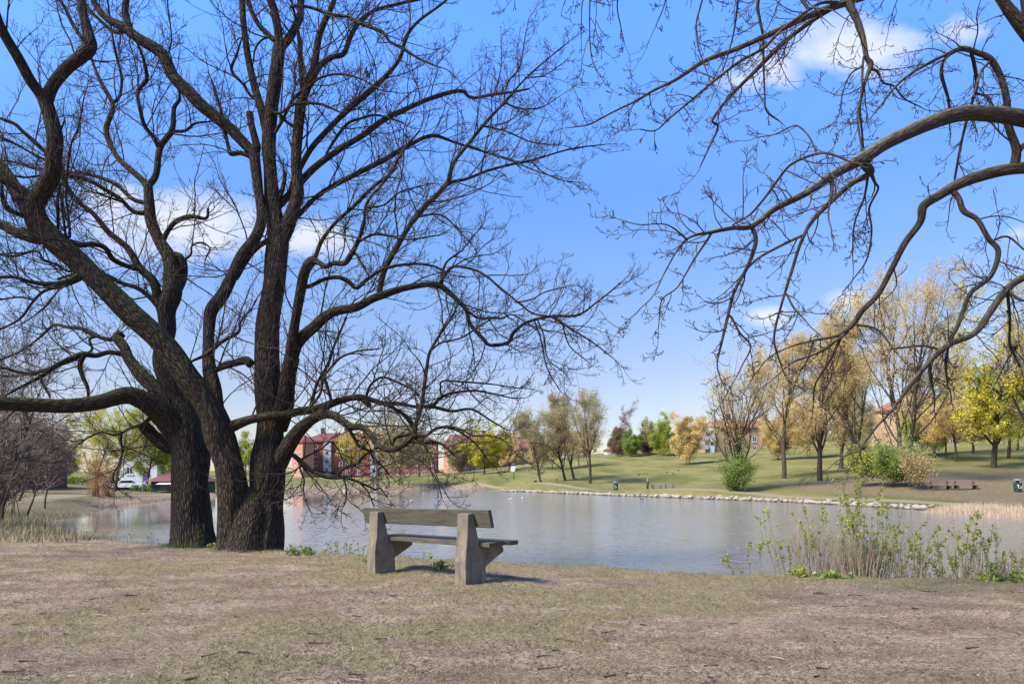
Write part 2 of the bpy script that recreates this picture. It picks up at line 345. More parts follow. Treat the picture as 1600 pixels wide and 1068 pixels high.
def height(x, y, micro=True):
    x = np.asarray(x, float); y = np.asarray(y, float)
    near = 1-sstep(16, 30, np.hypot(x, y)); back = (1-sstep(-5, 3, y))
    h = tps(x, y); h = np.clip(h, -.62, 30)
    g = np.clip(h, -.1, .1)*.5
    g = g+.07*np.exp(-((x+.5)**2+(y-8.2)**2)/1.2)+.02*np.exp(-((x+1.95)**2+(y-9.5)**2)/1.2)
    h = h*(1-near)+g*near; h = h*(1-back)
    d = pond_d(x, y)
    wob = (fbm(x*.9, y*.9, 3)-.5)*.5*(1+sstep(20, 60, y)*1.5)
    wd = np.where(y < 26, .8, 3.0)
    s = sstep(0, 1, (d+wob)/wd)
    z = WL-.04+(h-WL+.04)*s-1.0*sstep(0, 1, -(d+wob)/3)
    if micro:
        z = z+((fbm(x*2.2, y*2.2, 4)-.5)*.07+(fbm(x*13, y*13, 3)-.5)*.035)*near*s+(fbm(x*.15, y*.15, 4)-.5)*.35*(1-near)*s*sstep(2, 12, d)
    return z
def ground(x, y): return float(height(np.array([x]), np.array([y]))[0])

def grassy(x, y):
    g = fbm(x*.55+3, y*1.0+9, 4, .55)*.75+fbm(x*4, y*6, 3)*.35
    edge = sstep(-2.8, -.3, -pond_d(x, y))
    return np.clip(sstep(.47, .66, g+edge*.12)+edge*.35, 0, 1)
def build_ground():
    ang = np.concatenate([np.linspace(-180, -44, 90, endpoint=False), np.linspace(-44, 44, 980, endpoint=False), np.linspace(44, 180, 90, endpoint=False)])
    ang = np.radians(ang)
    rr = [.5]
    while rr[-1] < 4000: rr.append(rr[-1]*(1.03 if rr[-1] < 3.5 else 1.0095 if rr[-1] < 20 else 1.0105 if rr[-1] < 150 else 1.035))
    rr = np.array(rr); A, RR = np.meshgrid(ang, rr); X = RR*np.sin(A); Y = RR*np.cos(A)
    Z = height(X, Y); na = len(ang); nr = len(rr)
    V = np.stack([X, Y, Z], -1).reshape(-1, 3); V = np.concatenate([V, [[0, 0, ground(0, 0)]]])
    i = np.arange(nr-1)[:, None]*na; k = np.arange(na)[None]; k2 = (k+1) % na
    Q = np.stack([i+k, i+k2, i+na+k2, i+na+k], -1).reshape(-1, 4)[:, ::-1]
    T = np.stack([np.full(na, len(V)-1), (np.arange(na)+1) % na, np.arange(na)], -1)[:, ::-1]
    x, y = V[:, 0], V[:, 1]; d = pond_d(x, y)
    near = 1-sstep(17, 26, y)
    gr = grassy(x, y)
    path = sstep(2.6, 3.4, d)*(1-sstep(4.6, 5.6, d))*sstep(28, 42, y)*sstep(-12, -4, x)
    path = np.maximum(path, sstep(3, 4, d)*(1-sstep(6, 7, d))*sstep(40, 50, y)*(1-sstep(-30, -24, x))*.8)
    leaf = sstep(26, 34, x)*(1-sstep(70, 92, y+fbm(x*.2, y*.2)*14-7))*sstep(6, 9, d)+sstep(.5, .62, fbm(x*.05+4, y*.05))*.5*sstep(60, 80, y)*sstep(16, 24, x)*(1-sstep(80, 100, y))
    leaf = np.clip(leaf+.55*(1-sstep(-22, -10, x))*(1-sstep(90, 130, y)), 0, 1)
    col = np.stack([near, gr, path, leaf], -1)
    me = npmesh('ground', V, [Q, T], attrs={'zone': col, 'shore': d})
    m = NM('ground', 1, .08); a = m.N('ShaderNodeAttribute'); a.attribute_name = 'zone'; sp = m.N('ShaderNodeSeparateColor'); m.L(a.outputs['Color'], sp.inputs[0])
    nearf, grf, pathf, leaff = sp.outputs[0], sp.outputs[1], sp.outputs[2], a.outputs['Alpha']
    v = m.coord('Object'); v2 = m.coord('Object', (1, 1.7, 1))
    n1 = m.noise(v2, 1.1, 6, .62); n2 = m.noise(v2, 9, 6, .7, .5); n3 = m.noise(v, 60, 4, .75); n4 = m.noise(v2, 26, 5, .75, 1.0)
    dirt = m.mix(m.ramp(n1, [(.38, 0.0), (.60, 1.0)]), (.335, .235, .150), (.60, .445, .285))
    dirt = m.mix(m.ramp(n4, [(.41, .85), (.55, 0.0)]), dirt, (.14, .092, .058))
    dirt = m.mix(m.ramp(n3, [(.55, 0.0), (.78, .55)]), dirt, (.56, .43, .27))
    gcol = m.mix(m.ramp(n4, [(.35, 0.0), (.65, 1.0)]), (.19, .150, .070), (.45, .365, .185))
    gcol = m.mix(m.ramp(m.noise(v, 2.6, 4), [(.52, 0.0), (.7, .5)]), gcol, (.12, .125, .05))
    gf = m.ramp(m.math('ADD', grf, m.math('MULTIPLY', m.math('SUBTRACT', n2, .5), 1.6)), [(.34, 0.0), (.88, 1.0)])
    nearc = m.mix(m.math('MULTIPLY', gf, .8), dirt, gcol)
    vb = m.coord('Object', (.35, .12, 1)); l1 = m.noise(vb, .5, 5); l2 = m.noise(v, .6, 5, .7); l3 = m.noise(v, 4, 5, .7)
    lawn = m.mix(m.ramp(l1, [(.38, 0.0), (.62, 1.0)]), (.12, .125, .03), (.25, .21, .07))
    lawn = m.mix(m.ramp(l2, [(.5, 0.0), (.72, .5)]), lawn, (.30, .235, .09))
    lawn = m.mix(m.ramp(l3, [(.4, .45), (.6, 0.0)]), lawn, (.08, .09, .03))
    lv = m.mix(m.ramp(l3, [(.35, 0.0), (.65, 1.0)]), (.12, .085, .05), (.27, .20, .12))
    lawn = m.mix(m.math('MULTIPLY', m.ramp(m.math('ADD', leaff, m.math('MULTIPLY', m.math('SUBTRACT', l2, .5), .8)), [(.3, 0.0), (.6, 1.0)]), .85), lawn, lv)
    lawn = m.mix(m.ramp(m.noise(m.coord('Object', (.8, .5, 1)), 1.2, 6, .7), [(.56, 0.0), (.66, .6)]), lawn, (.20, .155, .075))
    lawn = m.mix(m.ramp(m.math('ADD', pathf, m.math('MULTIPLY', m.math('SUBTRACT', l2, .5), .7)), [(.4, 0.0), (.62, 1.0)]), lawn, (.28, .22, .13))
    c = m.mix(nearf, lawn, nearc)
    sh = m.attr('shore'); c = m.mix(m.ramp(m.math('ADD', m.math('MULTIPLY', sh, .5), m.math('MULTIPLY', n2, .25)), [(.2, .8), (.45, 0.0)]), c, (.10, .075, .055))
    m.col(c).bump(m.math('ADD', m.math('ADD', n2, m.math('MULTIPLY', n4, .9)), m.math('MULTIPLY', n3, .35)), 1.0, .06)
    o = link('ground', me, m.m); tag(o, kind='structure'); return o
build_ground()

def build_water():
    me = bpy.data.meshes.new('pond_water'); me.from_pydata([(-60, 5, WL), (90, 5, WL), (90, 160, WL), (-60, 160, WL)], [], [(0, 1, 2, 3)])
    m = NM('water', .20, .7); m.b.inputs['IOR'].default_value = 1.33
    v = m.coord('Object'); patch = m.noise(m.coord('Object', (.05, .11, 1)), 1, 4, .6)
    sp = m.N('ShaderNodeSeparateXYZ'); m.L(v, sp.inputs[0])
    calm = m.ramp(m.math('ADD', m.math('MULTIPLY', sp.outputs[0], .02), .75), [(.40, .08), (.62, 1.0)])   # sheltered cove to the left
    amp = m.math('MULTIPLY', m.ramp(patch, [(.3, .65), (.7, 1.0)]), calm)
    tot = None
    for sc, det, wt in ((1.5, 3, .19), (5.0, 3, .34), (15, 2, .34)):
        n = m.N('ShaderNodeTexNoise'); m.L(m.coord('Object', (1, 2.4, 1)), n.inputs['Vector']); n.inputs['Scale'].default_value = sc; n.inputs['Detail'].default_value = det
        a_ = m.N('ShaderNodeVectorMath'); a_.operation = 'SUBTRACT'; m.L(n.outputs['Color'], a_.inputs[0]); a_.inputs[1].default_value = (.5, .5, .5)
        b_ = m.N('ShaderNodeVectorMath'); b_.operation = 'MULTIPLY'; m.L(a_.outputs[0], b_.inputs[0]); b_.inputs[1].default_value = (wt*2*.7, wt*2*1.25, 0)
        if tot is None: tot = b_.outputs[0]
        else: c_ = m.N('ShaderNodeVectorMath'); c_.operation = 'ADD'; m.L(tot, c_.inputs[0]); m.L(b_.outputs[0], c_.inputs[1]); tot = c_.outputs[0]
    sc_ = m.N('ShaderNodeVectorMath'); sc_.operation = 'SCALE'; m.L(tot, sc_.inputs[0]); m.L(amp, sc_.inputs['Scale'])
    ad = m.N('ShaderNodeVectorMath'); ad.operation = 'ADD'; m.L(sc_.outputs[0], ad.inputs[0]); ad.inputs[1].default_value = (0, 0, 1)
    nn = m.N('ShaderNodeVectorMath'); nn.operation = 'NORMALIZE'; m.L(ad.outputs[0], nn.inputs[0]); m.L(nn.outputs[0], m.b.inputs['Normal'])
    m.col(m.mix(patch, (.19, .168, .13), (.245, .22, .18)))
    m.L(m.math('ADD', m.math('MULTIPLY', calm, .09), .02), m.b.inputs['Roughness'])
    o = link('pond_water', me, m.m); tag(o, kind='structure')
build_water()

# ------------------------------------------------------------------ growth of branches
def smooth_path(pts, k):
    """Catmull-Rom through rows of pts, k samples per span"""
    p = np.array(pts, float); q = np.vstack([2*p[0]-p[1], p, 2*p[-1]-p[-2]]); out = []
    for i in range(1, len(q)-2):
        for t in np.arange(k)/k:
            out.append(.5*((2*q[i])+(-q[i-1]+q[i+1])*t+(2*q[i-1]-5*q[i]+4*q[i+1]-q[i+2])*t*t+(-q[i-1]+3*q[i]-3*q[i+1]+q[i+2])*t**3))
    out.append(q[-2]); return np.array(out)
def grow(P0, D0, L, R0, n, wander=.18, curl=.12, up=.0, tip=.25, bud=False):
    N = len(P0); P = np.empty((N, n, 3)); P[:, 0] = P0; d = norm(D0.copy()); cv = norm(np.cross(d, rng.normal(size=(N, 3))))*rng.uniform(.3, 1, (N, 1))*curl
    for i in range(1, n):
        d = norm(d+rng.normal(size=(N, 3))*wander+cv+np.array([0, 0, 1.])*up*(i/n))
        P[:, i] = P[:, i-1]+d*(L/(n-1))[:, None]
    t = np.linspace(0, 1, n); Rr = R0[:, None]*(1-(1-tip)*t)
    if bud: Rr[:, -2] *= 1.7; Rr[:, -1] *= .3
    return P, Rr
def spawn(P, Rr, K, tmin=.1, tmax=1., ang=(30, 65), lens=(.5, 1), rr=.5, pref=None, zb=0.):
    """K children on each parent path -> start, direction, length factor, radius"""
    N, n, _ = P.shape; t = rng.uniform(tmin, tmax, (N, K))*(n-1); i = np.minimum(t.astype(int), n-2); f = (t-i)[..., None]; a = np.arange(N)[:, None]
    S = P[a, i]*(1-f)+P[a, i+1]*f; T = norm(P[a, i+1]-P[a, i]); r = Rr[a, i]*(1-f[..., 0])+Rr[a, i+1]*f[..., 0]
    side = norm(np.cross(T, rng.normal(size=(N, K, 3)))); th = np.radians(rng.uniform(ang[0], ang[1], (N, K)))[..., None]
    D = norm(T*np.cos(th)+side*np.sin(th)+np.array([0, 0, zb]))
    Lp = np.linalg.norm(np.diff(P, axis=1), axis=2).sum(1)[:, None]
    L = Lp*rng.uniform(lens[0], lens[1], (N, K))*(1.1-.45*t/(n-1))
    return S.reshape(-1, 3), D.reshape(-1, 3), L.ravel(), (r*rr).ravel()

def trunk_mesh(P, Rr, sides, seed=0, amp=.05, flare=False):
    V, Q, B = tubes(P[None], Rr[None], sides)
    n = len(P); c = np.repeat(P, sides, axis=0); ra = np.repeat(Rr, sides); d = norm(V-c)
    th = np.arctan2(B[:, 1], B[:, 0]); s = B[:, 2]
    rid = np.abs(vnoise(np.cos(th)*ra*14+50+seed, s*2.2+np.sin(th)*ra*14)-.5)*2
    big = vnoise(np.cos(th)*ra*3+20+seed, s*1.6+np.sin(th)*ra*3)-.5
    V = V+d*(ra*(big*.24)+amp*.5*(rid-.5)*np.minimum(ra/.3, 1))[:, None]
    if flare:
        z = V[:, 2]-P[:, 2].min(); k = np.exp(-z/.16)*(.5+.5*np.cos(th*5+seed)+.25*np.cos(th*3+2))
        V = V+d*(k*.11)[:, None]
    return V, Q, B

class TracedTree:
    def __init__(s, name, label, loc, base_depth, bark, twig, seed):
        s.o = thing(name, label, 'tree', loc); s.loc = np.array(loc, float); s.D = base_depth; s.bark = MATS[bark]; s.twig = MATS[twig]
        s.px = []; s.r = random.Random(seed); s.par = []; s.knots = []
    def add(s, pts, slope=None, depth=None, part=None, ext=None, lat=1.0, zb=None):
        p = np.array(pts, float)
        if depth is None:
            best = None
            for q in s.px:
                dd = np.hypot(q[:, 0]-p[0, 0], q[:, 1]-p[0, 1])-q[:, 2]*.35; i = dd.argmin()
                if best is None or dd[i] < best[0]: best = (dd[i], q[i])
            depth = best[1][3]
            if best[0] > -2: p = np.vstack([[best[1][0], best[1][1], min(p[0, 2]*1.15, best[1][2])], p])
        k = max(3, int(10/max(1, len(p)/6)))
        q = smooth_path(p, 5 if len(p) > 4 else 8)
        seg = np.r_[0, np.cumsum(np.hypot(*np.diff(q[:, :2], axis=0).T))]
        sl = s.r.uniform(-.45, .45) if slope is None else slope
        dep = depth+sl*seg/F*s.D
        q = np.c_[q[:, :2], np.maximum(q[:, 2], 1.1), dep]
        s.px.append(q)
        P = np.stack([(q[:, 0]-800)/F*dep, dep, CZ-(q[:, 1]-HOR)/F*dep], -1); Rr = q[:, 2]/2/F*dep*(.90 if q[:, 2].max() > 24 else .93)*(.93 if s.D < 9 and part != 'trunk' else 1)
        w0 = q[:, 2].max(); L = seg[-1]/F*s.D
        # finer rings on thick wood
        if w0 > 9:
            n2 = max(len(P), int(L/(.035 if w0 > 24 else .06))); t = np.linspace(0, len(P)-1, n2); ii = np.minimum(t.astype(int), len(P)-2); f = (t-ii)[:, None]
            P = P[ii]*(1-f)+P[ii+1]*f; Rr = Rr[ii]*(1-f[:, 0])+Rr[ii+1]*f[:, 0]
        sides = 72 if w0 > 50 else 40 if w0 > 24 else 16 if w0 > 9 else 7
        Pc = np.vstack([P, P[-1]+(P[-1]-P[-2])*.3]); Rc = np.r_[Rr, Rr[-1]*.05]
        V, Q, B = trunk_mesh(Pc, Rc, sides, s.r.random()*50, .05 if w0 > 24 else .012, flare=(part == 'trunk'))
        if part is None: part = 'limb' if w0 >= 7 else 'branch'
        link(part, npmesh(part, V-s.loc, Q, {'bark': B}), s.bark, s.o)
        s.par.append((P, Rr, q, lat))
        # wood carries on past the picture edge
        tip = q[-1]
        if (tip[1] < 12 or tip[0] < 0) and w0 > 3 and ext is not False:
            n = 9; T = P[-1]-P[-3]; Lx = s.r.uniform(1.6, 3.2)*min(1, Rr[-1]/.05+.3)
            E, ER = grow(P[-1][None], T[None], np.array([Lx]), np.array([Rr[-1]]), n, .16, .1, .12, .12)
            V, Q, B = tubes(E, ER, 7); link('branch', npmesh('branch', V-s.loc, Q, {'bark': B}), s.bark, s.o)
            s.par.append((E[0], ER[0], np.c_[np.zeros((n, 2)), ER[0]*2/s.D*F, E[0][:, 1]], 1.3))
    def twigs(s, spacing=.17, l1=(.5, 1.7), up=.10, k2=7, k3=4, zb=.25, wmax=20, droop=0):
        S = []; D = []; L = []; R0 = []
        for P, Rr, q, lat in s.par:
            if lat <= 0: continue
            seg = np.linalg.norm(np.diff(P, axis=0), axis=1); cs = np.r_[0, np.cumsum(seg)]; tot = cs[-1]; pos = .08*tot; 
            while pos < tot:
                i = min(np.searchsorted(cs, pos), len(P)-1); i = max(i, 1); r = Rr[i]; wpx = 2*r*F/s.D
                f = pos/tot
                prob = 1 if wpx < wmax*.5 else .55 if wpx < wmax else .16
                if s.r.random() < prob:
                    T = norm(P[i]-P[i-1]); side = norm(np.cross(T, rng.normal(size=3))); th = R(s.r.uniform(32, 70))
                    d = norm(T*math.cos(th)+side*math.sin(th)+np.array([0, 0, zb*s.r.uniform(-.3, 1.6)]))
                    ln = s.r.uniform(*l1)*(.45+.55*min(1, wpx/7))*(1.05-.5*f)
                    if droop and s.r.random() < droop: d = norm(d+np.array([0, 0, -1.2]))
                    S.append(P[i]); D.append(d); L.append(ln); R0.append(min(r*.6, .0045+.0062*ln))
                pos += spacing/lat*s.r.uniform(.5, 1.5)
            S.append(P[-1]); D.append(P[-1]-P[-2]); L.append(s.r.uniform(.3, .7)); R0.append(min(Rr[-1]*.8, .012))
        S, D, L, R0 = np.array(S), np.array(D), np.array(L), np.array(R0)
        P1, Q1 = grow(S, D, L, R0, 12, .11, .11, up, .35); out = [tubes(P1, Q1, 4)]
        a = spawn(P1, Q1, k2, .15, 1, (30, 65), (.22, .5), .6, zb=zb*.6); P2, Q2 = grow(a[0], a[1], a[2], np.maximum(a[3], .0036), 8, .09, .17, up*1.6, .55); out.append(tubes(P2, Q2, 3))
        a = spawn(P2, Q2, k3, .2, 1, (30, 65), (.25, .55), .75, zb=zb*.5); P3, Q3 = grow(a[0], a[1], a[2], np.maximum(a[3]*.9, .0031), 5, .10, .25, up*2.4, .75, bud=True); out.append(tubes(P3, Q3, 3))
        V, Q, B = join(out); link('crown', npmesh('crown', V-s.loc, Q, {'bark': B}), s.twig, s.o)

# ------------------------------------------------------------------ the old tree on the left (single trunk)
def place(px, D): x = (px-800)/F*D; return (x, D, ground(x, D))
D1 = 13.5; loc = place(300, D1)
T1 = TracedTree('old_bare_tree', 'old bare tree with a single thick trunk, left of its twin-stemmed neighbour', loc, D1, 'bark_old', 'twig_old', 1)
yb = HOR+(CZ-loc[2])/D1*F
T1.add([(300, yb+12, 78), (300, yb-8, 69), (299, 810, 63), (297, 760, 61), (297, 715, 62), (290, 680, 60), (280, 640, 50), (268, 600, 44), (258, 570, 38), (256, 545, 30), (262, 517, 27), (260, 486, 29), (269, 455, 30), (266, 408, 25), (250, 377, 19), (236, 345, 18), (233, 312, 16), (231, 290, 16)], depth=D1, slope=.12, part='trunk', lat=.7)
for b in [
 [(231, 292, 12), (219, 278, 10), (187, 250, 9), (172, 225, 9), (166, 200, 8), (175, 175, 8), (175, 160, 7), (156, 125, 6), (144, 94, 4), (138, 60, 3), (128, 20, 2.5)],
 [(175, 162, 6), (187, 150, 5), (190, 120, 5), (180, 80, 4), (175, 50, 3), (168, 0, 3)],
 [(232, 290, 11), (244, 272, 10), (250, 231, 10), (269, 203, 9), (272, 169, 7), (281, 153, 5), (275, 120, 4), (262, 95, 3), (268, 60, 2.5), (262, 10, 2.5)],
 [(248, 230, 8), (240, 215, 7), (225, 194, 7), (216, 156, 6), (217, 140, 6), (229, 125, 6), (226, 100, 5), (219, 78, 4), (205, 50, 3)],
 [(269, 205, 6), (290, 204, 5), (305, 193, 4), (330, 190, 3)],
 [(290, 690, 46), (270, 665, 44), (245, 641, 38), (220, 624, 34), (195, 618, 31), (150, 629, 28), (100, 634, 27), (50, 632, 27), (0, 630, 26), (-60, 632, 24), (-140, 618, 20), (-230, 590, 15)],
 [(275, 700, 28), (258, 694, 26), (240, 680, 23), (228, 668, 22), (221, 662, 17)],
 [(258, 618, 26), (247, 609, 26), (225, 589, 25), (212, 575, 20), (200, 558, 18), (194, 542, 17), (184, 528, 17), (190, 520, 15)],
 [(190, 553, 9), (170, 550, 9), (150, 555, 9), (132, 553, 10), (116, 558, 9), (88, 571, 8), (62, 589, 6), (31, 605, 4), (5, 620, 3)],
 [(183, 529, 9), (168, 530, 8), (150, 524, 7), (131, 514, 7), (106, 511, 6), (84, 508, 5), (62, 527, 4), (31, 549, 3), (0, 562, 3)],
 [(130, 556, 9), (125, 571, 8), (130, 590, 7), (137, 606, 6), (138, 622, 4)],
 [(150, 525, 5), (140, 530, 4), (144, 545, 4), (135, 552, 3)],
 [(90, 571, 6), (50, 583, 6), (25, 580, 5), (0, 574, 5), (-40, 580, 4)],
 [(62, 588, 5), (70, 605, 5), (78, 617, 4)],
 [(258, 500, 17), (248, 470, 15), (240, 440, 14), (218, 418, 12), (199, 387, 10), (169, 362, 9), (145, 333, 8), (122, 315, 8), (103, 289, 8), (97, 262, 5), (90, 225, 4), (100, 190, 3)],
 [(215, 419, 9), (206, 418, 8), (178, 406, 8), (164, 387, 8), (145, 381, 8), (122, 383, 7), (95, 372, 6), (60, 380, 4), (30, 372, 3)],
 [(252, 485, 9), (235, 465, 9), (215, 450, 8), (190, 442, 7), (165, 430, 7), (130, 425, 5), (90, 436, 4)],
 [(232, 330, 9), (222, 333, 8), (206, 329, 7), (187, 310, 7), (164, 296, 7), (140, 282, 6), (117, 275, 6), (80, 272, 4), (37, 277, 4), (0, 268, 3)],
 [(231, 318, 9), (225, 317, 8), (206, 310, 7), (183, 289, 7), (155, 277, 6), (131, 272, 5), (108, 269, 5), (54, 263, 5), (30, 255, 4), (0, 250, 3)],
 [(256, 372, 9), (264, 358, 8), (275, 346, 8), (297, 338, 7), (322, 341, 5), (325, 325, 4)],
 [(266, 400, 14), (278, 400, 13), (286, 412, 14), (285, 436, 14), (276, 455, 14), (268, 470, 12)],
 [(284, 408, 5), (298, 398, 4), (300, 384, 3.5), (315, 379, 3.5), (328, 388, 3), (322, 402, 3)],
 [(275, 640, 12), (262, 632, 11), (250, 640, 9), (238, 652, 8)],
 [(240, 645, 5), (225, 660, 4.5), (205, 668, 4.5), (190, 676, 5), (178, 679, 5), (160, 675, 3), (140, 682, 3), (125, 692, 2.5)],
 [(190, 676, 4), (189, 690, 4), (191, 704, 3.5), (187, 722, 3), (176, 745, 2.5), (184, 762, 2)],
]: T1.add(b)
T1.twigs(.165, (.6, 2.4), .09, 8, 3)

# ------------------------------------------------------------------ the twin-stemmed old tree
D2 = 12.9; loc = place(392, D2)
T2 = TracedTree('twin_stemmed_old_tree', 'huge old bare tree with two mossy stems fused at a swollen base, nearest the bench', loc, D2, 'bark_old', 'twig_old', 2)
yb = HOR+(CZ-loc[2])/D2*F
T2.add([(390, yb+14, 108), (390, yb-4, 96), (391, 830, 84), (393, 805, 72), (394, 780, 56), (393, 760, 30)], depth=D2, slope=0, part='trunk', lat=0)
T2.add([(372, yb+8, 64), (371, 830, 60), (367, 795, 54), (363, 755, 50), (354, 715, 47), (343, 680, 50), (335, 650, 46), (318, 620, 46), (297, 596, 44), (272, 562, 41), (248, 530, 40), (222, 505, 40), (200, 486, 40), (169, 455, 38), (140, 425, 37), (115, 400, 38), (85, 375, 38), (60, 350, 38), (52, 325, 32), (62, 303, 28), (80, 275, 27), (84, 245, 26), (86, 215, 26), (78, 180, 24), (69, 153, 24)], depth=D2, slope=-.12, part='stem', lat=.35)
T2.add([(408, yb+8, 72), (410, 825, 66), (413, 790, 60), (417, 750, 60), (421, 710, 54), (422, 680, 48), (422, 640, 46), (420, 600, 44), (417, 560, 42), (418, 520, 41), (422, 480, 40), (428, 440, 38), (432, 400, 40), (434, 372, 40), (430, 345, 32), (425, 312, 26), (422, 266, 22), (420, 234, 22), (422, 187, 23), (428, 140, 22), (434, 94, 20), (437, 72, 20)], depth=D2, slope=.1, part='stem', lat=.45)
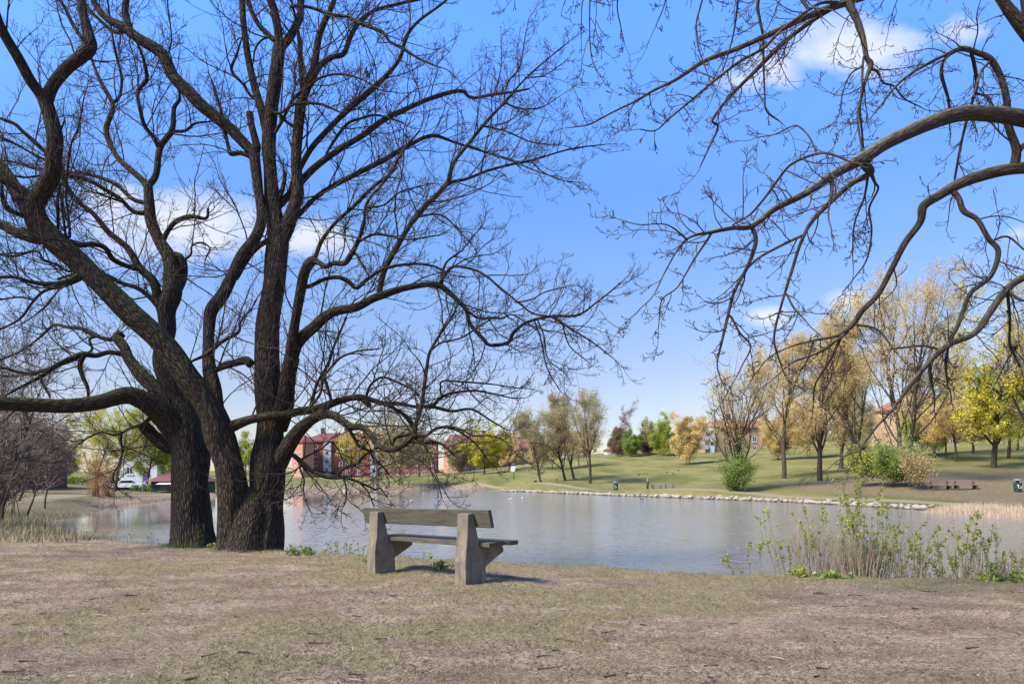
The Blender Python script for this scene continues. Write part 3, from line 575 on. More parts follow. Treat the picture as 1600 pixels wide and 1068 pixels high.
for b in [
 [(69, 156, 20), (60, 143, 18), (47, 125, 18), (28, 90, 18), (8, 56, 17), (-8, 20, 16), (-20, -30, 14)],
 [(72, 158, 20), (80, 138, 18), (91, 122, 18), (108, 104, 19), (125, 91, 19), (141, 74, 20), (138, 50, 15), (129, 19, 14), (126, -10, 13), (125, -60, 11)],
 [(130, 62, 7), (112, 35, 7), (103, 15, 6), (92, -4, 6), (80, -40, 5)],
 [(56, 372, 19), (49, 369, 18), (23, 362, 17), (0, 350, 16), (-50, 332, 15)],
 [(54, 345, 24), (35, 312, 22), (18, 285, 21), (0, 260, 20), (-40, 215, 17)],
 [(56, 305, 14), (44, 301, 13), (20, 288, 12), (0, 281, 11), (-45, 268, 9)],
 [(45, 340, 8), (30, 335, 8), (10, 325, 7), (4, 310, 6), (3, 290, 5)],
 [(72, 237, 7), (51, 219, 7), (35, 205, 6), (23, 194, 6), (0, 185, 5), (-30, 178, 4)],
 [(72, 250, 5), (54, 242, 4.5), (30, 228, 4), (0, 214, 4), (-30, 205, 3)],
 [(118, 433, 9), (103, 440, 8), (75, 444, 8), (47, 440, 7), (23, 433, 6), (0, 433, 6), (-50, 438, 5)],
 [(125, 436, 6), (98, 447, 5), (70, 454, 5), (51, 472, 4), (35, 494, 4), (14, 508, 3), (-20, 520, 2.5)],
 [(52, 468, 3.5), (30, 464, 3), (0, 468, 3), (-20, 470, 2.5)],
 [(108, 424, 4), (89, 413, 4), (68, 406, 4), (61, 394, 4), (47, 393, 4), (23, 400, 4), (0, 397, 4), (-30, 385, 3)],
 [(90, 372, 5), (91, 340, 5), (90, 310, 5), (96, 285, 4)], [(102, 368, 4), (98, 335, 4), (95, 300, 3.5)], [(109, 368, 4.5), (106, 330, 4), (103, 300, 4), (110, 230, 3.5), (122, 200, 3), (130, 160, 2.5)],
 # limb rising between the stems
 [(335, 640, 34), (334, 610, 28), (328, 580, 23), (325, 549, 20), (327, 505, 21), (331, 483, 23), (347, 462, 23), (362, 433, 21), (378, 399, 20), (400, 370, 20), (409, 339, 18), (404, 297, 16), (398, 250, 17), (398, 232, 18)],
 [(398, 240, 16), (385, 228, 18), (359, 200, 19), (335, 181, 19), (312, 162, 20), (294, 143, 20), (281, 131, 20), (266, 113, 18), (256, 88, 18), (243, 76, 18), (219, 62, 16), (194, 44, 14), (166, 28, 11), (150, 9, 10), (142, -10, 9), (130, -50, 8)],
 [(202, 50, 12), (200, 38, 11), (195, 19, 10), (197, 0, 10), (195, -40, 8)],
 [(194, 50, 6), (178, 50, 6), (169, 44, 6), (152, 28, 5), (137, 16, 5), (120, 0, 4), (100, -10, 3)],
 [(402, 232, 14), (398, 215, 13), (393, 195, 12), (390, 176, 12)],
 [(393, 246, 8), (385, 242, 8), (375, 239, 8), (362, 240, 9), (358, 234, 7), (353, 212, 6), (344, 169, 5), (331, 126, 3.5)],
 [(334, 579, 9), (350, 572, 10), (370, 566, 11), (384, 563, 14), (392, 569, 14)],
 [(300, 564, 4), (319, 555, 6), (335, 543, 7), (347, 533, 6), (372, 519, 5), (376, 503, 3), (394, 480, 2.5), (402, 465, 2)],
 [(382, 408, 6), (375, 425, 7), (369, 436, 7)],
 [(372, 430, 8), (388, 402, 9), (406, 383, 9), (437, 364, 9), (469, 333, 8), (500, 303, 8), (550, 275, 8), (600, 250, 8), (637, 228, 7), (675, 212, 6), (709, 222, 4), (737, 231, 4), (800, 250, 3)],
 [(424, 334, 12), (440, 317, 12), (456, 300, 12), (487, 266, 11), (525, 237, 10), (566, 212, 9), (600, 187, 9), (631, 172, 8), (675, 153, 7), (719, 142, 6), (737, 153, 5), (769, 148, 5), (800, 144, 4), (826, 139, 3)],
 [(454, 300, 9), (458, 285, 9), (469, 262, 9), (487, 231, 9), (512, 203, 9), (537, 178, 9), (569, 150, 9), (600, 122, 8), (625, 91, 7), (634, 59, 6), (653, 34, 5), (691, 6, 4), (705, -8, 3)],
 [(430, 318, 9), (440, 300, 8), (445, 275, 7), (443, 266, 5)],
 [(437, 76, 16), (434, 47, 14), (428, 16, 14), (422, -6, 13), (416, -60, 11)],
 [(440, 74, 15), (456, 53, 14), (469, 25, 13), (470, 0, 13), (472, -60, 11)],
 [(422, 232, 14), (409, 175, 14), (397, 134, 12), (387, 87, 11), (381, 41, 10), (378, 0, 10), (376, -60, 8)],
 [(428, 62, 8), (415, 50, 8), (403, 37, 8), (390, 10, 8), (380, -20, 7)],
 [(392, 150, 5), (380, 132, 5), (365, 116, 5), (362, 105, 5), (370, 85, 4), (377, 62, 3)],
 [(425, 57, 3.5), (410, 62, 3.5), (399, 76, 3), (396, 95, 2.5)],
 [(436, 378, 26), (447, 355, 26), (458, 325, 22), (465, 300, 21), (463, 250, 18), (466, 203, 18), (472, 156, 17), (481, 131, 15), (491, 103, 12), (497, 62, 12), (506, 37, 11), (519, 9, 9), (523, -10, 8), (528, -50, 7)],
 [(474, 150, 10), (472, 131, 10), (470, 94, 9), (467, 59, 7), (462, 30, 5), (455, 0, 4)],
 [(481, 133, 11), (487, 125, 11), (500, 103, 9), (519, 90, 8), (537, 84, 9), (547, 59, 8), (562, 34, 7), (587, 16, 6), (628, 5, 5), (660, -3, 5), (700, -20, 4)],
 [(455, 10, 5), (481, 11, 5), (519, 23, 6), (545, 27, 5), (562, 37, 6), (597, 50, 6), (610, 66, 5), (628, 75, 6), (653, 91, 4), (680, 103, 3)],
 [(462, 200, 5), (445, 188, 5), (437, 178, 5), (430, 176, 4)],
 [(425, 215, 5), (440, 190, 6), (452, 165, 6), (462, 150, 5), (482, 136, 5), (500, 122, 4), (530, 116, 4), (560, 122, 3), (585, 135, 2.5)],
 [(440, 176, 4), (458, 164, 4), (480, 161, 4), (505, 164, 4), (530, 175, 3.5)],
 [(510, 240, 4), (540, 196, 5), (565, 185, 4), (590, 180, 3.5), (625, 190, 3)],
 # right fork and its limbs
 [(430, 665, 42), (441, 640, 34), (447, 610, 30), (452, 580, 28), (457, 558, 26)],
 [(454, 566, 24), (462, 540, 21), (475, 524, 20), (494, 508, 18), (506, 496, 18), (525, 486, 15), (556, 480, 14), (581, 467, 14), (600, 460, 14), (631, 450, 11), (669, 444, 10), (687, 446, 11), (706, 461, 9), (728, 483, 8), (734, 505, 7), (753, 527, 7), (766, 539, 6), (794, 535, 6), (802, 520, 6), (824, 503, 5), (861, 494, 5), (903, 492, 4), (931, 473, 3), (953, 456, 2.5), (973, 439, 2)],
 [(861, 495, 3), (875, 503, 3), (894, 515, 3), (925, 534, 2.5), (959, 560, 1.8)],
 [(731, 486, 5), (748, 497, 5), (773, 496, 5), (785, 497, 4), (799, 491, 3), (818, 501, 3), (838, 515, 2)],
 [(690, 445, 6), (692, 425, 5), (699, 408, 4), (720, 392, 3), (734, 376, 2.5), (755, 350, 2)],
 [(688, 442, 6), (698, 425, 5), (712, 416, 4.5), (743, 422, 4), (762, 433, 4), (779, 447, 3.5), (807, 470, 3), (832, 489, 3), (860, 494, 2)],
 [(807, 472, 3), (832, 467, 2.5), (852, 456, 2.5), (889, 447, 1.8)],
 [(840, 500, 2.5), (850, 525, 2.5), (856, 560, 2), (880, 580, 1.8)], [(835, 500, 2.5), (845, 530, 2.5), (855, 575, 2), (875, 610, 1.8)], [(880, 510, 2.5), (890, 540, 2), (915, 562, 1.8)],
 [(592, 462, 10), (594, 450, 10), (602, 419, 9), (622, 382, 9), (639, 354, 9), (658, 329, 9), (698, 287, 8), (708, 256, 6), (731, 226, 5), (754, 197, 5), (787, 161, 4), (823, 121, 3), (856, 92, 2.5), (888, 66, 1.8)],
 [(696, 290, 6), (708, 284, 6), (731, 279, 5), (764, 266, 4), (803, 256, 4), (829, 251, 3.5), (879, 236, 3), (908, 230, 2.5), (944, 226, 1.8)],
 [(731, 226, 3.5), (765, 240, 3), (800, 252, 2.5), (840, 268, 2), (890, 285, 1.8)], [(754, 197, 3), (790, 205, 2.5), (830, 222, 2), (865, 226, 1.6)], [(829, 251, 2.5), (850, 270, 2), (880, 282, 1.8), (908, 285, 1.6)],
 [(787, 161, 3), (793, 130, 2.5), (812, 105, 2), (820, 60, 1.8), (826, 30, 1.4)], [(770, 150, 2.5), (782, 110, 2), (783, 60, 1.5)], [(790, 161, 2.5), (815, 170, 2.5), (845, 168, 2), (868, 155, 1.6)],
 [(823, 121, 2.5), (850, 118, 2), (878, 100, 1.6)], [(648, 340, 3.5), (685, 335, 3), (710, 352, 2.5), (735, 380, 2)],
 [(454, 570, 20), (456, 540, 18), (460, 510, 17), (465, 481, 17), (470, 453, 16), (476, 425, 16), (487, 408, 16), (498, 410, 9), (509, 416, 8), (521, 411, 8), (538, 411, 9), (548, 398, 9), (557, 382, 7), (568, 352, 5), (571, 324, 4.5), (580, 307, 4), (600, 285, 3), (620, 262, 2.5)],
 [(489, 406, 9), (493, 400, 8), (504, 374, 7), (526, 346, 6), (554, 321, 6), (585, 290, 6), (608, 273, 5), (630, 236, 4), (655, 205, 3)],
 [(472, 447, 8), (484, 447, 8), (507, 436, 7), (529, 433, 7), (545, 440, 7), (557, 450, 6), (574, 436, 6), (602, 419, 5), (644, 412, 5), (675, 415, 4), (692, 422, 4)],
 [(575, 324, 3.5), (600, 320, 3), (625, 300, 3), (660, 290, 2.5)], [(555, 383, 5), (565, 375, 4), (585, 366, 4), (610, 369, 3.5), (640, 374, 3), (680, 368, 2.5)],
 [(545, 400, 4), (556, 397, 4), (562, 408, 4), (570, 420, 4), (576, 430, 3)],
 # low limbs over the water
 [(358, 668, 20), (372, 662, 18), (392, 655, 15), (420, 650, 14), (445, 648, 13), (469, 642, 13), (494, 639, 14), (519, 630, 13), (550, 621, 12), (565, 621, 13), (580, 624, 9), (600, 630, 8), (625, 630, 6), (647, 635, 6), (675, 635, 6), (706, 642, 5), (737, 639, 4), (769, 658, 3), (790, 670, 2)],
 [(672, 636, 8), (680, 630, 7), (690, 620, 5), (706, 614, 4.5), (737, 610, 4), (762, 613, 3.5), (797, 621, 2.5)],
 [(572, 620, 5), (575, 610, 5), (581, 599, 4), (597, 589, 4), (619, 596, 4), (644, 608, 3), (655, 618, 3)],
 [(690, 620, 3.5), (688, 605, 3), (692, 595, 3), (720, 596, 3), (770, 600, 2.5), (810, 606, 2)],
 [(568, 624, 10), (575, 631, 10), (578, 636, 6)], [(602, 631, 6), (620, 640, 6), (635, 650, 6), (645, 662, 5), (650, 672, 5)],
 [(432, 725, 34), (445, 705, 28), (458, 685, 26), (472, 668, 24), (488, 655, 20), (505, 647, 18), (520, 648, 16), (535, 657, 15), (548, 666, 13), (565, 667, 12), (580, 680, 12), (590, 695, 12), (610, 702, 13), (625, 697, 11), (640, 687, 9), (647, 680, 8), (665, 680, 6), (680, 670, 6), (700, 666, 5), (720, 670, 4), (740, 680, 4), (765, 680, 3.5), (790, 690, 3), (810, 712, 3), (830, 725, 2)],
 [(490, 655, 14), (500, 645, 13), (510, 636, 12), (516, 630, 10)],
 [(648, 682, 9), (650, 661, 8), (659, 630, 7), (666, 580, 6), (672, 549, 5), (691, 517, 4.5), (706, 496, 3.5), (715, 475, 2.5)],
 [(672, 549, 4), (690, 535, 3.5), (720, 528, 3), (748, 510, 3), (765, 500, 2)], [(646, 666, 7), (635, 652, 7), (622, 640, 6)],
 [(612, 698, 7), (615, 687, 6), (625, 681, 6), (647, 677, 6)],
 [(649, 684, 6), (660, 691, 5), (680, 690, 4), (695, 697, 4), (709, 710, 4)],
 [(700, 667, 4), (722, 676, 3.5), (745, 695, 3), (760, 715, 2.5)], [(660, 690, 3), (675, 715, 2.5), (683, 745, 2), (700, 776, 1.8)], [(620, 700, 4), (640, 712, 3), (660, 722, 3), (680, 745, 2.5), (690, 775, 2)],
 [(545, 668, 7), (549, 676, 6), (556, 688, 6), (562, 697, 6), (577, 704, 5), (584, 716, 4), (596, 726, 3), (609, 742, 2.2)],
 [(444, 706, 9), (456, 710, 8), (465, 716, 9), (477, 727, 9), (490, 737, 8), (509, 744, 8), (525, 746, 7), (540, 746, 5), (559, 752, 4), (577, 760, 3.5), (587, 765, 3), (594, 762, 2.5), (604, 775, 1.8)],
 [(527, 746, 5), (534, 735, 4), (546, 727, 4), (559, 724, 4), (566, 715, 4), (577, 706, 3), (590, 700, 3)],
 [(470, 718, 4), (484, 710, 3.5), (502, 701, 3), (512, 692, 3), (520, 691, 2.5), (530, 705, 2), (537, 722, 1.8)],
 [(468, 722, 5), (469, 732, 4), (475, 750, 3), (474, 765, 2.5), (478, 782, 2), (486, 800, 1.5)], [(537, 748, 4), (541, 762, 3.5), (541, 778, 3), (537, 790, 2.2)], [(560, 752, 3), (575, 768, 2.5), (584, 790, 1.8)],
 [(506, 590, 5), (500, 615, 5), (485, 635, 5)], [(485, 638, 7), (495, 600, 5), (512, 570, 5), (522, 540, 4), (535, 510, 3.5), (541, 495, 3)], [(508, 585, 4), (530, 560, 4), (560, 548, 3), (590, 545, 2.5)],
]: T2.add(b)
T2.twigs(.16, (.6, 2.3), .09, 7, 3)

# ------------------------------------------------------------------ the tree whose trunk stands just outside the right edge
D3 = 7.6; loc = place(1712, D3)
T3 = TracedTree('overhanging_bare_tree', 'bare tree at the right edge whose lichen-spotted limbs arch over the water', loc, D3, 'bark_right', 'twig_right', 3)
yb = HOR+(CZ-loc[2])/D3*F
T3.add([(1712, yb+14, 128), (1712, yb-10, 108), (1708, 800, 96), (1700, 650, 90), (1694, 500, 88), (1682, 350, 84), (1668, 230, 80), (1650, 120, 76), (1636, 30, 72), (1622, -60, 60), (1612, -150, 50)], depth=D3, slope=.05, part='trunk', lat=.2)
for b in [
 [(1628, 75, 34), (1604, 48, 28), (1582, 22, 22), (1563, -4, 18), (1530, -60, 16), (1505, -120, 13)],
 [(1655, 195, 36), (1625, 190, 33), (1600, 185, 31), (1560, 179, 28), (1517, 176, 27), (1485, 181, 26), (1453, 192, 25), (1419, 207, 24), (1383, 225, 23), (1357, 242, 22), (1324, 261, 17), (1295, 278, 15), (1275, 292, 14), (1253, 305, 13), (1211, 326, 11), (1175, 353, 10), (1145, 356, 8), (1114, 362, 7), (1072, 374, 4), (1042, 419, 3), (1021, 461, 2.5), (1000, 482, 2)],
 [(1112, 363, 6), (1105, 375, 5), (1084, 406, 4), (1059, 448, 3), (1034, 469, 2.5), (1029, 511, 1.8)],
 [(1072, 373, 3.5), (1042, 351, 2.5), (1000, 351, 2), (975, 345, 1.8)],
 [(1174, 352, 8), (1181, 376, 8), (1169, 414, 7), (1147, 456, 6), (1135, 503, 6), (1122, 558, 4)],
 [(1143, 496, 4.5), (1156, 520, 4), (1173, 541, 3.5), (1160, 570, 2.5), (1150, 590, 2)],
 [(1147, 350, 3.5), (1172, 335, 4), (1198, 305, 5), (1216, 280, 5), (1237, 256, 5), (1276, 240, 5), (1300, 241, 4), (1322, 250, 4)],
 [(1276, 240, 3.5), (1265, 215, 3), (1250, 199, 3), (1238, 197, 3), (1210, 210, 2.5), (1180, 215, 1.8)],
 [(1360, 242, 18), (1352, 256, 17), (1360, 268, 15), (1354, 274, 10), (1329, 288, 10), (1291, 322, 9), (1265, 351, 7), (1249, 385, 6), (1236, 427, 6), (1223, 469, 5), (1211, 515, 4.5), (1211, 541, 4), (1225, 583, 2.5)],
 [(1298, 276, 7), (1300, 295, 7), (1297, 315, 6)],
 [(1253, 368, 5), (1202, 393, 4.5), (1177, 410, 4), (1150, 440, 2.5)],
 [(1230, 461, 4), (1240, 480, 4), (1259, 501, 2.8)], [(1223, 486, 3.5), (1212, 490, 3), (1202, 495, 2)],
 [(1360, 268, 8), (1367, 285, 5), (1372, 296, 4), (1358, 326, 4), (1362, 360, 3.5), (1354, 406, 3), (1330, 440, 2)], [(1356, 275, 5), (1350, 310, 3.5), (1335, 350, 3), (1332, 400, 2)],
 [(1662, 275, 32), (1630, 265, 26), (1600, 262, 22), (1556, 268, 20), (1506, 284, 18), (1468, 305, 16), (1443, 322, 15), (1438, 347, 12), (1413, 381, 12), (1392, 423, 11), (1371, 461, 11), (1346, 486, 12), (1333, 507, 10), (1308, 524, 7), (1270, 532, 5), (1236, 541, 4), (1202, 558, 3), (1181, 583, 2.2)],
 [(1312, 530, 6), (1295, 566, 4), (1274, 600, 3.5), (1270, 640, 2)], [(1338, 507, 5), (1371, 515, 4.5), (1396, 545, 2.5)], [(1270, 537, 4), (1261, 562, 3), (1247, 587, 2.6)], [(1322, 520, 5), (1280, 550, 4), (1240, 565, 3), (1210, 590, 2)],
 [(1486, 294, 10), (1498, 310, 10), (1506, 330, 10), (1527, 343, 9), (1544, 372, 9), (1560, 393, 9), (1548, 431, 8), (1518, 456, 8), (1506, 482, 8), (1497, 507, 8), (1485, 530, 8)],
 [(1676, 400, 22), (1640, 415, 18), (1600, 433, 14), (1572, 452, 13), (1548, 486, 12), (1523, 520, 11), (1485, 537, 10), (1455, 562, 9), (1421, 604, 7), (1392, 642, 5), (1364, 673, 4), (1344, 705, 3), (1353, 730, 1.8)],
 [(1350, 700, 3), (1321, 712, 2.2), (1305, 722, 1.6)], [(1457, 560, 7), (1453, 580, 6), (1457, 605, 5)], [(1481, 541, 6), (1478, 569, 5), (1480, 596, 3.5)],
 [(1574, 455, 6), (1578, 500, 4.5), (1578, 537, 4), (1594, 573, 2.5)], [(1572, 452, 5), (1595, 468, 5), (1620, 470, 4)], [(1590, 540, 3), (1574, 562, 3), (1556, 598, 2)],
 [(1395, 545, 3.5), (1440, 540, 4), (1470, 545, 4), (1490, 537, 4)], [(1554, 375, 4), (1575, 370, 3.5), (1600, 390, 3)],
 [(1598, -100, 40), (1540, -70, 30), (1470, -45, 22), (1400, -22, 17), (1345, -4, 14), (1326, 3, 13), (1282, 18, 12), (1242, 35, 11), (1200, 55, 10), (1142, 80, 8), (1102, 95, 7), (1057, 124, 6), (1024, 140, 5), (995, 157, 4.5), (956, 176, 3), (922, 194, 3), (900, 198, 2.5), (885, 200, 1.6)],
 [(1312, 5, 7), (1282, 5, 6), (1251, 25, 6), (1217, 51, 6), (1192, 76, 6), (1153, 98, 5.5), (1113, 129, 5), (1083, 154, 4), (1046, 185, 3.5), (1024, 204, 2.5), (1000, 202, 2)],
 [(1300, 13, 9), (1273, 30, 8), (1237, 56, 8), (1209, 81, 8), (1181, 110, 7), (1153, 138, 6), (1130, 163, 5), (1113, 188, 4), (1122, 199, 4), (1108, 230, 3), (1094, 261, 2)],
 [(1220, -40, 8), (1185, 0, 7), (1192, 56, 5), (1193, 98, 4), (1195, 146, 3), (1198, 174, 3), (1220, 191, 1.8)],
 [(1324, 2, 13), (1340, 34, 11), (1349, 62, 9), (1354, 90, 8), (1361, 101, 9), (1354, 121, 6), (1349, 140, 5), (1343, 168, 5), (1346, 197, 4), (1349, 230, 3)],
 [(1360, 108, 6), (1371, 112, 5), (1380, 129, 4), (1397, 135, 3.5), (1413, 154, 3), (1440, 168, 2)], [(1349, 92, 4), (1346, 146, 4), (1340, 183, 4), (1345, 225, 3)], [(1345, 105, 4), (1330, 115, 3.5), (1318, 140, 3), (1312, 175, 2)],
 [(1585, 262, 16), (1588, 233, 14), (1576, 197, 13), (1573, 157, 12), (1565, 124, 11), (1548, 93, 11), (1525, 82, 9), (1503, 76, 9), (1481, 84, 6), (1447, 101, 5), (1419, 118, 4.5), (1397, 138, 4), (1380, 160, 3.5), (1360, 185, 2)],
 [(1500, 76, 7), (1480, 88, 6), (1472, 103, 6), (1472, 121, 6), (1481, 152, 5), (1484, 174, 4)], [(1518, 84, 6), (1522, 100, 6), (1526, 132, 6), (1517, 166, 5), (1503, 219, 5), (1492, 278, 4)], [(1543, 100, 5), (1534, 110, 5), (1526, 132, 5)], [(1527, 146, 4), (1543, 152, 4), (1552, 165, 3)],
 [(1592, 235, 10), (1602, 225, 9), (1625, 215, 9)],
 # limb above the picture with hanging shoots
 [(1610, -80, 34), (1500, -130, 22), (1380, -140, 17), (1250, -120, 13), (1120, -90, 10), (1000, -70, 7), (930, -50, 5)],
 [(1120, -90, 6), (1100, -30, 5), (1097, 0, 4), (1088, 37, 3.5), (1091, 73, 3), (1110, 128, 2)], [(1180, -100, 6), (1156, -20, 4.5), (1153, 0, 4), (1150, 28, 3.5), (1144, 62, 3), (1130, 110, 2)],
 [(930, -50, 4), (922, 0, 2.8), (922, 67, 2.4), (928, 101, 2), (946, 131, 1.3)], [(922, -20, 2), (910, 5, 2), (908, 60, 1.6)], [(985, -65, 4), (965, 0, 2.6), (970, 42, 2), (976, 68, 1.4)], [(1050, -75, 4), (1040, 0, 2.4), (1025, 40, 1.8)],
]: T3.add(b)
T3.twigs(.16, (.35, 1.0), .06, 5, 3, zb=.0, wmax=16, droop=.25)

# ------------------------------------------------------------------ bench in the foreground
def bench():
    dR, dL = 8.25, 9.5
    A = np.array([(573.5-800)/F*dL, dL]); B = np.array([(711-800)/F*dR, dR]); ax = B-A; L = np.linalg.norm(ax); ang = math.atan2(ax[1], ax[0])
    zA, zB = ground(*A), ground(*B)
    o = thing('park_bench', 'weathered park bench on two grey concrete supports, nearest the viewer', 'bench', (A[0], A[1], zA-.01), (0, -math.atan2(zB-zA, L), ang))
    # local frame: x along the bench, y away from the viewer; the support origin is the back face centre
    t = .19
    prof = [(0, -.25), (0, .30), (.035, .56), (.055, .865), (.145, .872), (.245, .455), (.62, .455), (.66, .42), (.66, .37), (.34, .21), (.36, -.25)]
    for x0 in (0.0, L):
        m = MB(); m.prism(prof, x0, x0+t); m.build('support', MATS['concrete'], o, bevel=.009, seg=2)
    bk = MB(); c, s_ = math.cos(.2), math.sin(.2)
    def tilt(y, z, oy=.15, oz=.70): return (oy+(y)*c-(z)*s_, oz+(y)*s_+z*c)
    pr = [tilt(*p) for p in [(0, 0), (.05, 0), (.05, .205), (0, .205)]]
    pr = [(.195, .695), (.25, .70), (.20, .915), (.145, .91)]
    bk.prism(pr, -.31, L+t+.25); bk.build('backrest', MATS['old_wood'], o, bevel=.008)
    for k, (y0, w) in enumerate([(.235, .145), (.392, .14), (.545, .15)]):
        m = MB(); z = .458+.004*k; m.box(-.17-.03*(k == 1), L+t+.17+.05*(k == 2)-.03*(k == 1), y0, y0+w, z, z+.055)
        m.build('seat', MATS['old_wood'], o, bevel=.007)
bench()

# ------------------------------------------------------------------ leaves and distant trees
def cards(C, size, elong=1.6, rnd=None, droop=0.):
    """leaf-sized diamonds, a little folded"""
    N = len(C); a = norm(rng.normal(size=(N, 3))+np.array([0, 0, -droop])); b = norm(np.cross(a, rng.normal(size=(N, 3)))); nn = np.cross(a, b)
    s = np.asarray(size).reshape(-1, 1)*np.ones((N, 1)); l = s*elong*.5; w = s*.5
    V = np.stack([C-a*l, C+b*w+nn*w*.25, C+a*l, C-b*w+nn*w*.25], 1).reshape(-1, 3)
    Q = np.arange(4*N).reshape(-1, 4); return V, Q
def leaf_mesh(name, C, size, mat, parent, loc, elong=1.6, droop=0., tint=None):
    V, Q = cards(C, size, elong, droop=droop)
    t = rng.random(len(Q)) if tint is None else np.clip(tint+rng.normal(0, .16, len(Q)), 0, 1)
    return link(name, npmesh(name, V-loc, Q, smooth=False, fattr={'tint': t}), mat, parent)

def far_tree(px, D, topy, wpx, kind, label, leaf='leaf_ochre', cat='tree', name=None, group=None, lean=0., dens=1.0, t0=.25, stems=1, nl=None, base=None, lsize=None, skirt=0.):
    x = (px-800)/F*D; z = ground(x, D); H = ((HOR-topy)/F*D+CZ-z)*(1.05 if kind == 'willow' else 1); Wd = wpx/F*D*(1.28 if kind == 'willow' and D < 100 else 1.1); loc = np.array([x, D, z])
    nm = name or {'willow': 'willow_tree', 'maple': 'maple_tree', 'bush': 'bush', 'bare': 'bare_tree'}[kind]
    o = thing(nm, label, cat, tuple(loc), group=group)
    out = []; R0 = H*(.017 if kind != 'bush' else .007)*(1 if stems == 1 else .75); LS = []; pars = []
    st = max(stems, 1)
    S = np.tile(loc-np.array([0, 0, .15]), (st, 1))+np.c_[rng.normal(0, .25 if st > 1 else 0, (st, 2)), np.zeros(st)]
    az = rng.uniform(0, 6.28, st)+np.arange(st)*2.4; tl = (.10 if st == 1 else .42)
    Dv = np.c_[np.cos(az)*tl*rng.random(st)+lean, np.sin(az)*tl*rng.random(st), np.ones(st)]
    hf = {'willow': .93, 'maple': .85, 'bush': .9, 'bare': .95}[kind]
    P0, Q0 = grow(S, Dv, np.full(st, H*hf)*rng.uniform(.8, 1, st), np.full(st, R0), 12, .055, .03, .08, .12)
    tr = [tubes(P0, Q0, 10)]
    n1 = nl or {'willow': 26, 'maple': 22, 'bush': 9, 'bare': 16}[kind]; n1 = max(3, n1//st) if kind != 'bush' else 8
    if nl and kind == 'willow': n1 = max(3, int(nl*1.35)//st)
    a0 = {'willow': (16, 42), 'maple': (42, 72), 'bush': (20, 60), 'bare': (25, 60)}[kind]
    s, d, L, r = spawn(P0, Q0, n1, t0*(.7 if kind == 'willow' else 1), .97, a0, (.3, .5), .52)
    tt = np.clip((s[:, 2]-loc[2])/H, 0, 1)
    hor = np.hypot(d[:, 0], d[:, 1])+.2
    if kind == 'maple': prof = np.sqrt(np.clip(1-((tt-.52)/.56)**2, .05, 1)); L = Wd*.5*prof/hor*rng.uniform(.75, 1.1, len(L))
    elif kind == 'willow': L = np.minimum(H*(1.04-tt)*rng.uniform(.65, 1.0, len(L)), Wd*.5/hor*rng.uniform(.7, 1.15, len(L))*1.1)
    elif kind == 'bush': L = Wd*.5/hor*rng.uniform(.6, 1.1, len(L))*(1.1-.5*tt)
    else: L = np.minimum(H*(1.05-tt), Wd*.5/hor)*rng.uniform(.7, 1.05, len(L))
    up1 = {'willow': .28, 'maple': .12, 'bush': .1, 'bare': .2}[kind]
    P1, Q1 = grow(s, d, L, r, 9, .11, .07, up1, .2); tr.append(tubes(P1, Q1, 6))
    s, d, L2, r = spawn(P1, Q1, 12 if kind == 'willow' else 10, .15, 1, (22, 55), (.25, .5), .5, zb=.15); r = np.maximum(r, .012)
    P2, Q2 = grow(s, d, L2, r, 6, .14, .1, up1*.5, .35); tr.append(tubes(P2, Q2, 4))
    s, d, L3, r = spawn(P2, Q2, 7 if kind == 'willow' else 6, .15, 1, (20, 60), (.35, .75), .6); L3 = np.minimum(L3, 1.3); r = np.clip(r, .007, .02)
    P3, Q3 = grow(s, d, L3, r, 5, .15, .12, -.12 if kind == 'willow' else .03, .5); tw = tubes(P3, Q3, 3)
    V, Q, B = join(tr); link('trunk' if kind != 'bush' else 'stem', npmesh('trunk', V-loc, Q, {'bark': B}), MATS['bark_far'], o)
    V, Q, B = tw; link('twigs', npmesh('twigs', V-loc, Q, {'bark': B}), MATS['twig_purple' if leaf == 'leaf_brown' else 'twig_gold' if leaf in ('leaf_ochre', 'leaf_olive') else 'twig_brown'], o)
    if dens > 0:
        if kind == 'bush' and dens >= .5:
            n_ = int(min(9000, 4600*dens)); B_ = P1[:, 2:].reshape(-1, 3); a_ = B_[rng.integers(0, len(B_), n_)]; E = a_+rng.normal(0, 1, (n_, 3))*np.array([Wd*.075, Wd*.075, H*.07])
            low = rng.random(n_) < .25; E[low, 2] = z+(E[low, 2]-z)*rng.uniform(.2, .8, low.sum()); lump = vnoise(E[:, 0]*1.6+E[:, 1]*.9+7, E[:, 2]*1.7); E = E[lump > .33]
        else: E = np.empty((0, 3))
        pts = [P3[:, 1:].reshape(-1, 3), P2[:, 3:].reshape(-1, 3)]
        C = np.concatenate(pts); k = int(len(C)*(4.2 if kind == 'willow' else 3.4)*dens); pick = rng.integers(0, len(C), k); C = C[pick]
        # clumps: some twigs are full, others nearly empty
        keep = vnoise(C[:, 0]*.9+C[:, 1]*.7+50, C[:, 2]*1.0+9) > (.30 if kind != 'bush' else .1)
        if kind == 'willow':
            e = np.clip(np.hypot(C[:, 0]-x, C[:, 1]-D)/(Wd*.5), 0, 1)+.8*np.clip((C[:, 2]-z)/H-.6, 0, 1)
            keep &= rng.random(len(C)) < (.25+.75*e)
        C = C[keep]; C = C+rng.normal(0, .24, C.shape)
        C = np.concatenate([C, E])
        if skirt:
            lo = C[C[:, 2] < z+H*.45]; lo = lo[rng.integers(0, max(1, len(lo)), int(len(lo)*skirt))]+rng.normal(0, .45, (int(len(lo)*skirt), 3))*np.array([1, 1, .8]); C = np.concatenate([C, lo])
        C = C[C[:, 2] > z+.1]
        sz = (lsize or (.062 if kind == 'willow' else .10))*rng.uniform(.6, 1.4, len(C))*(D/85)**.5
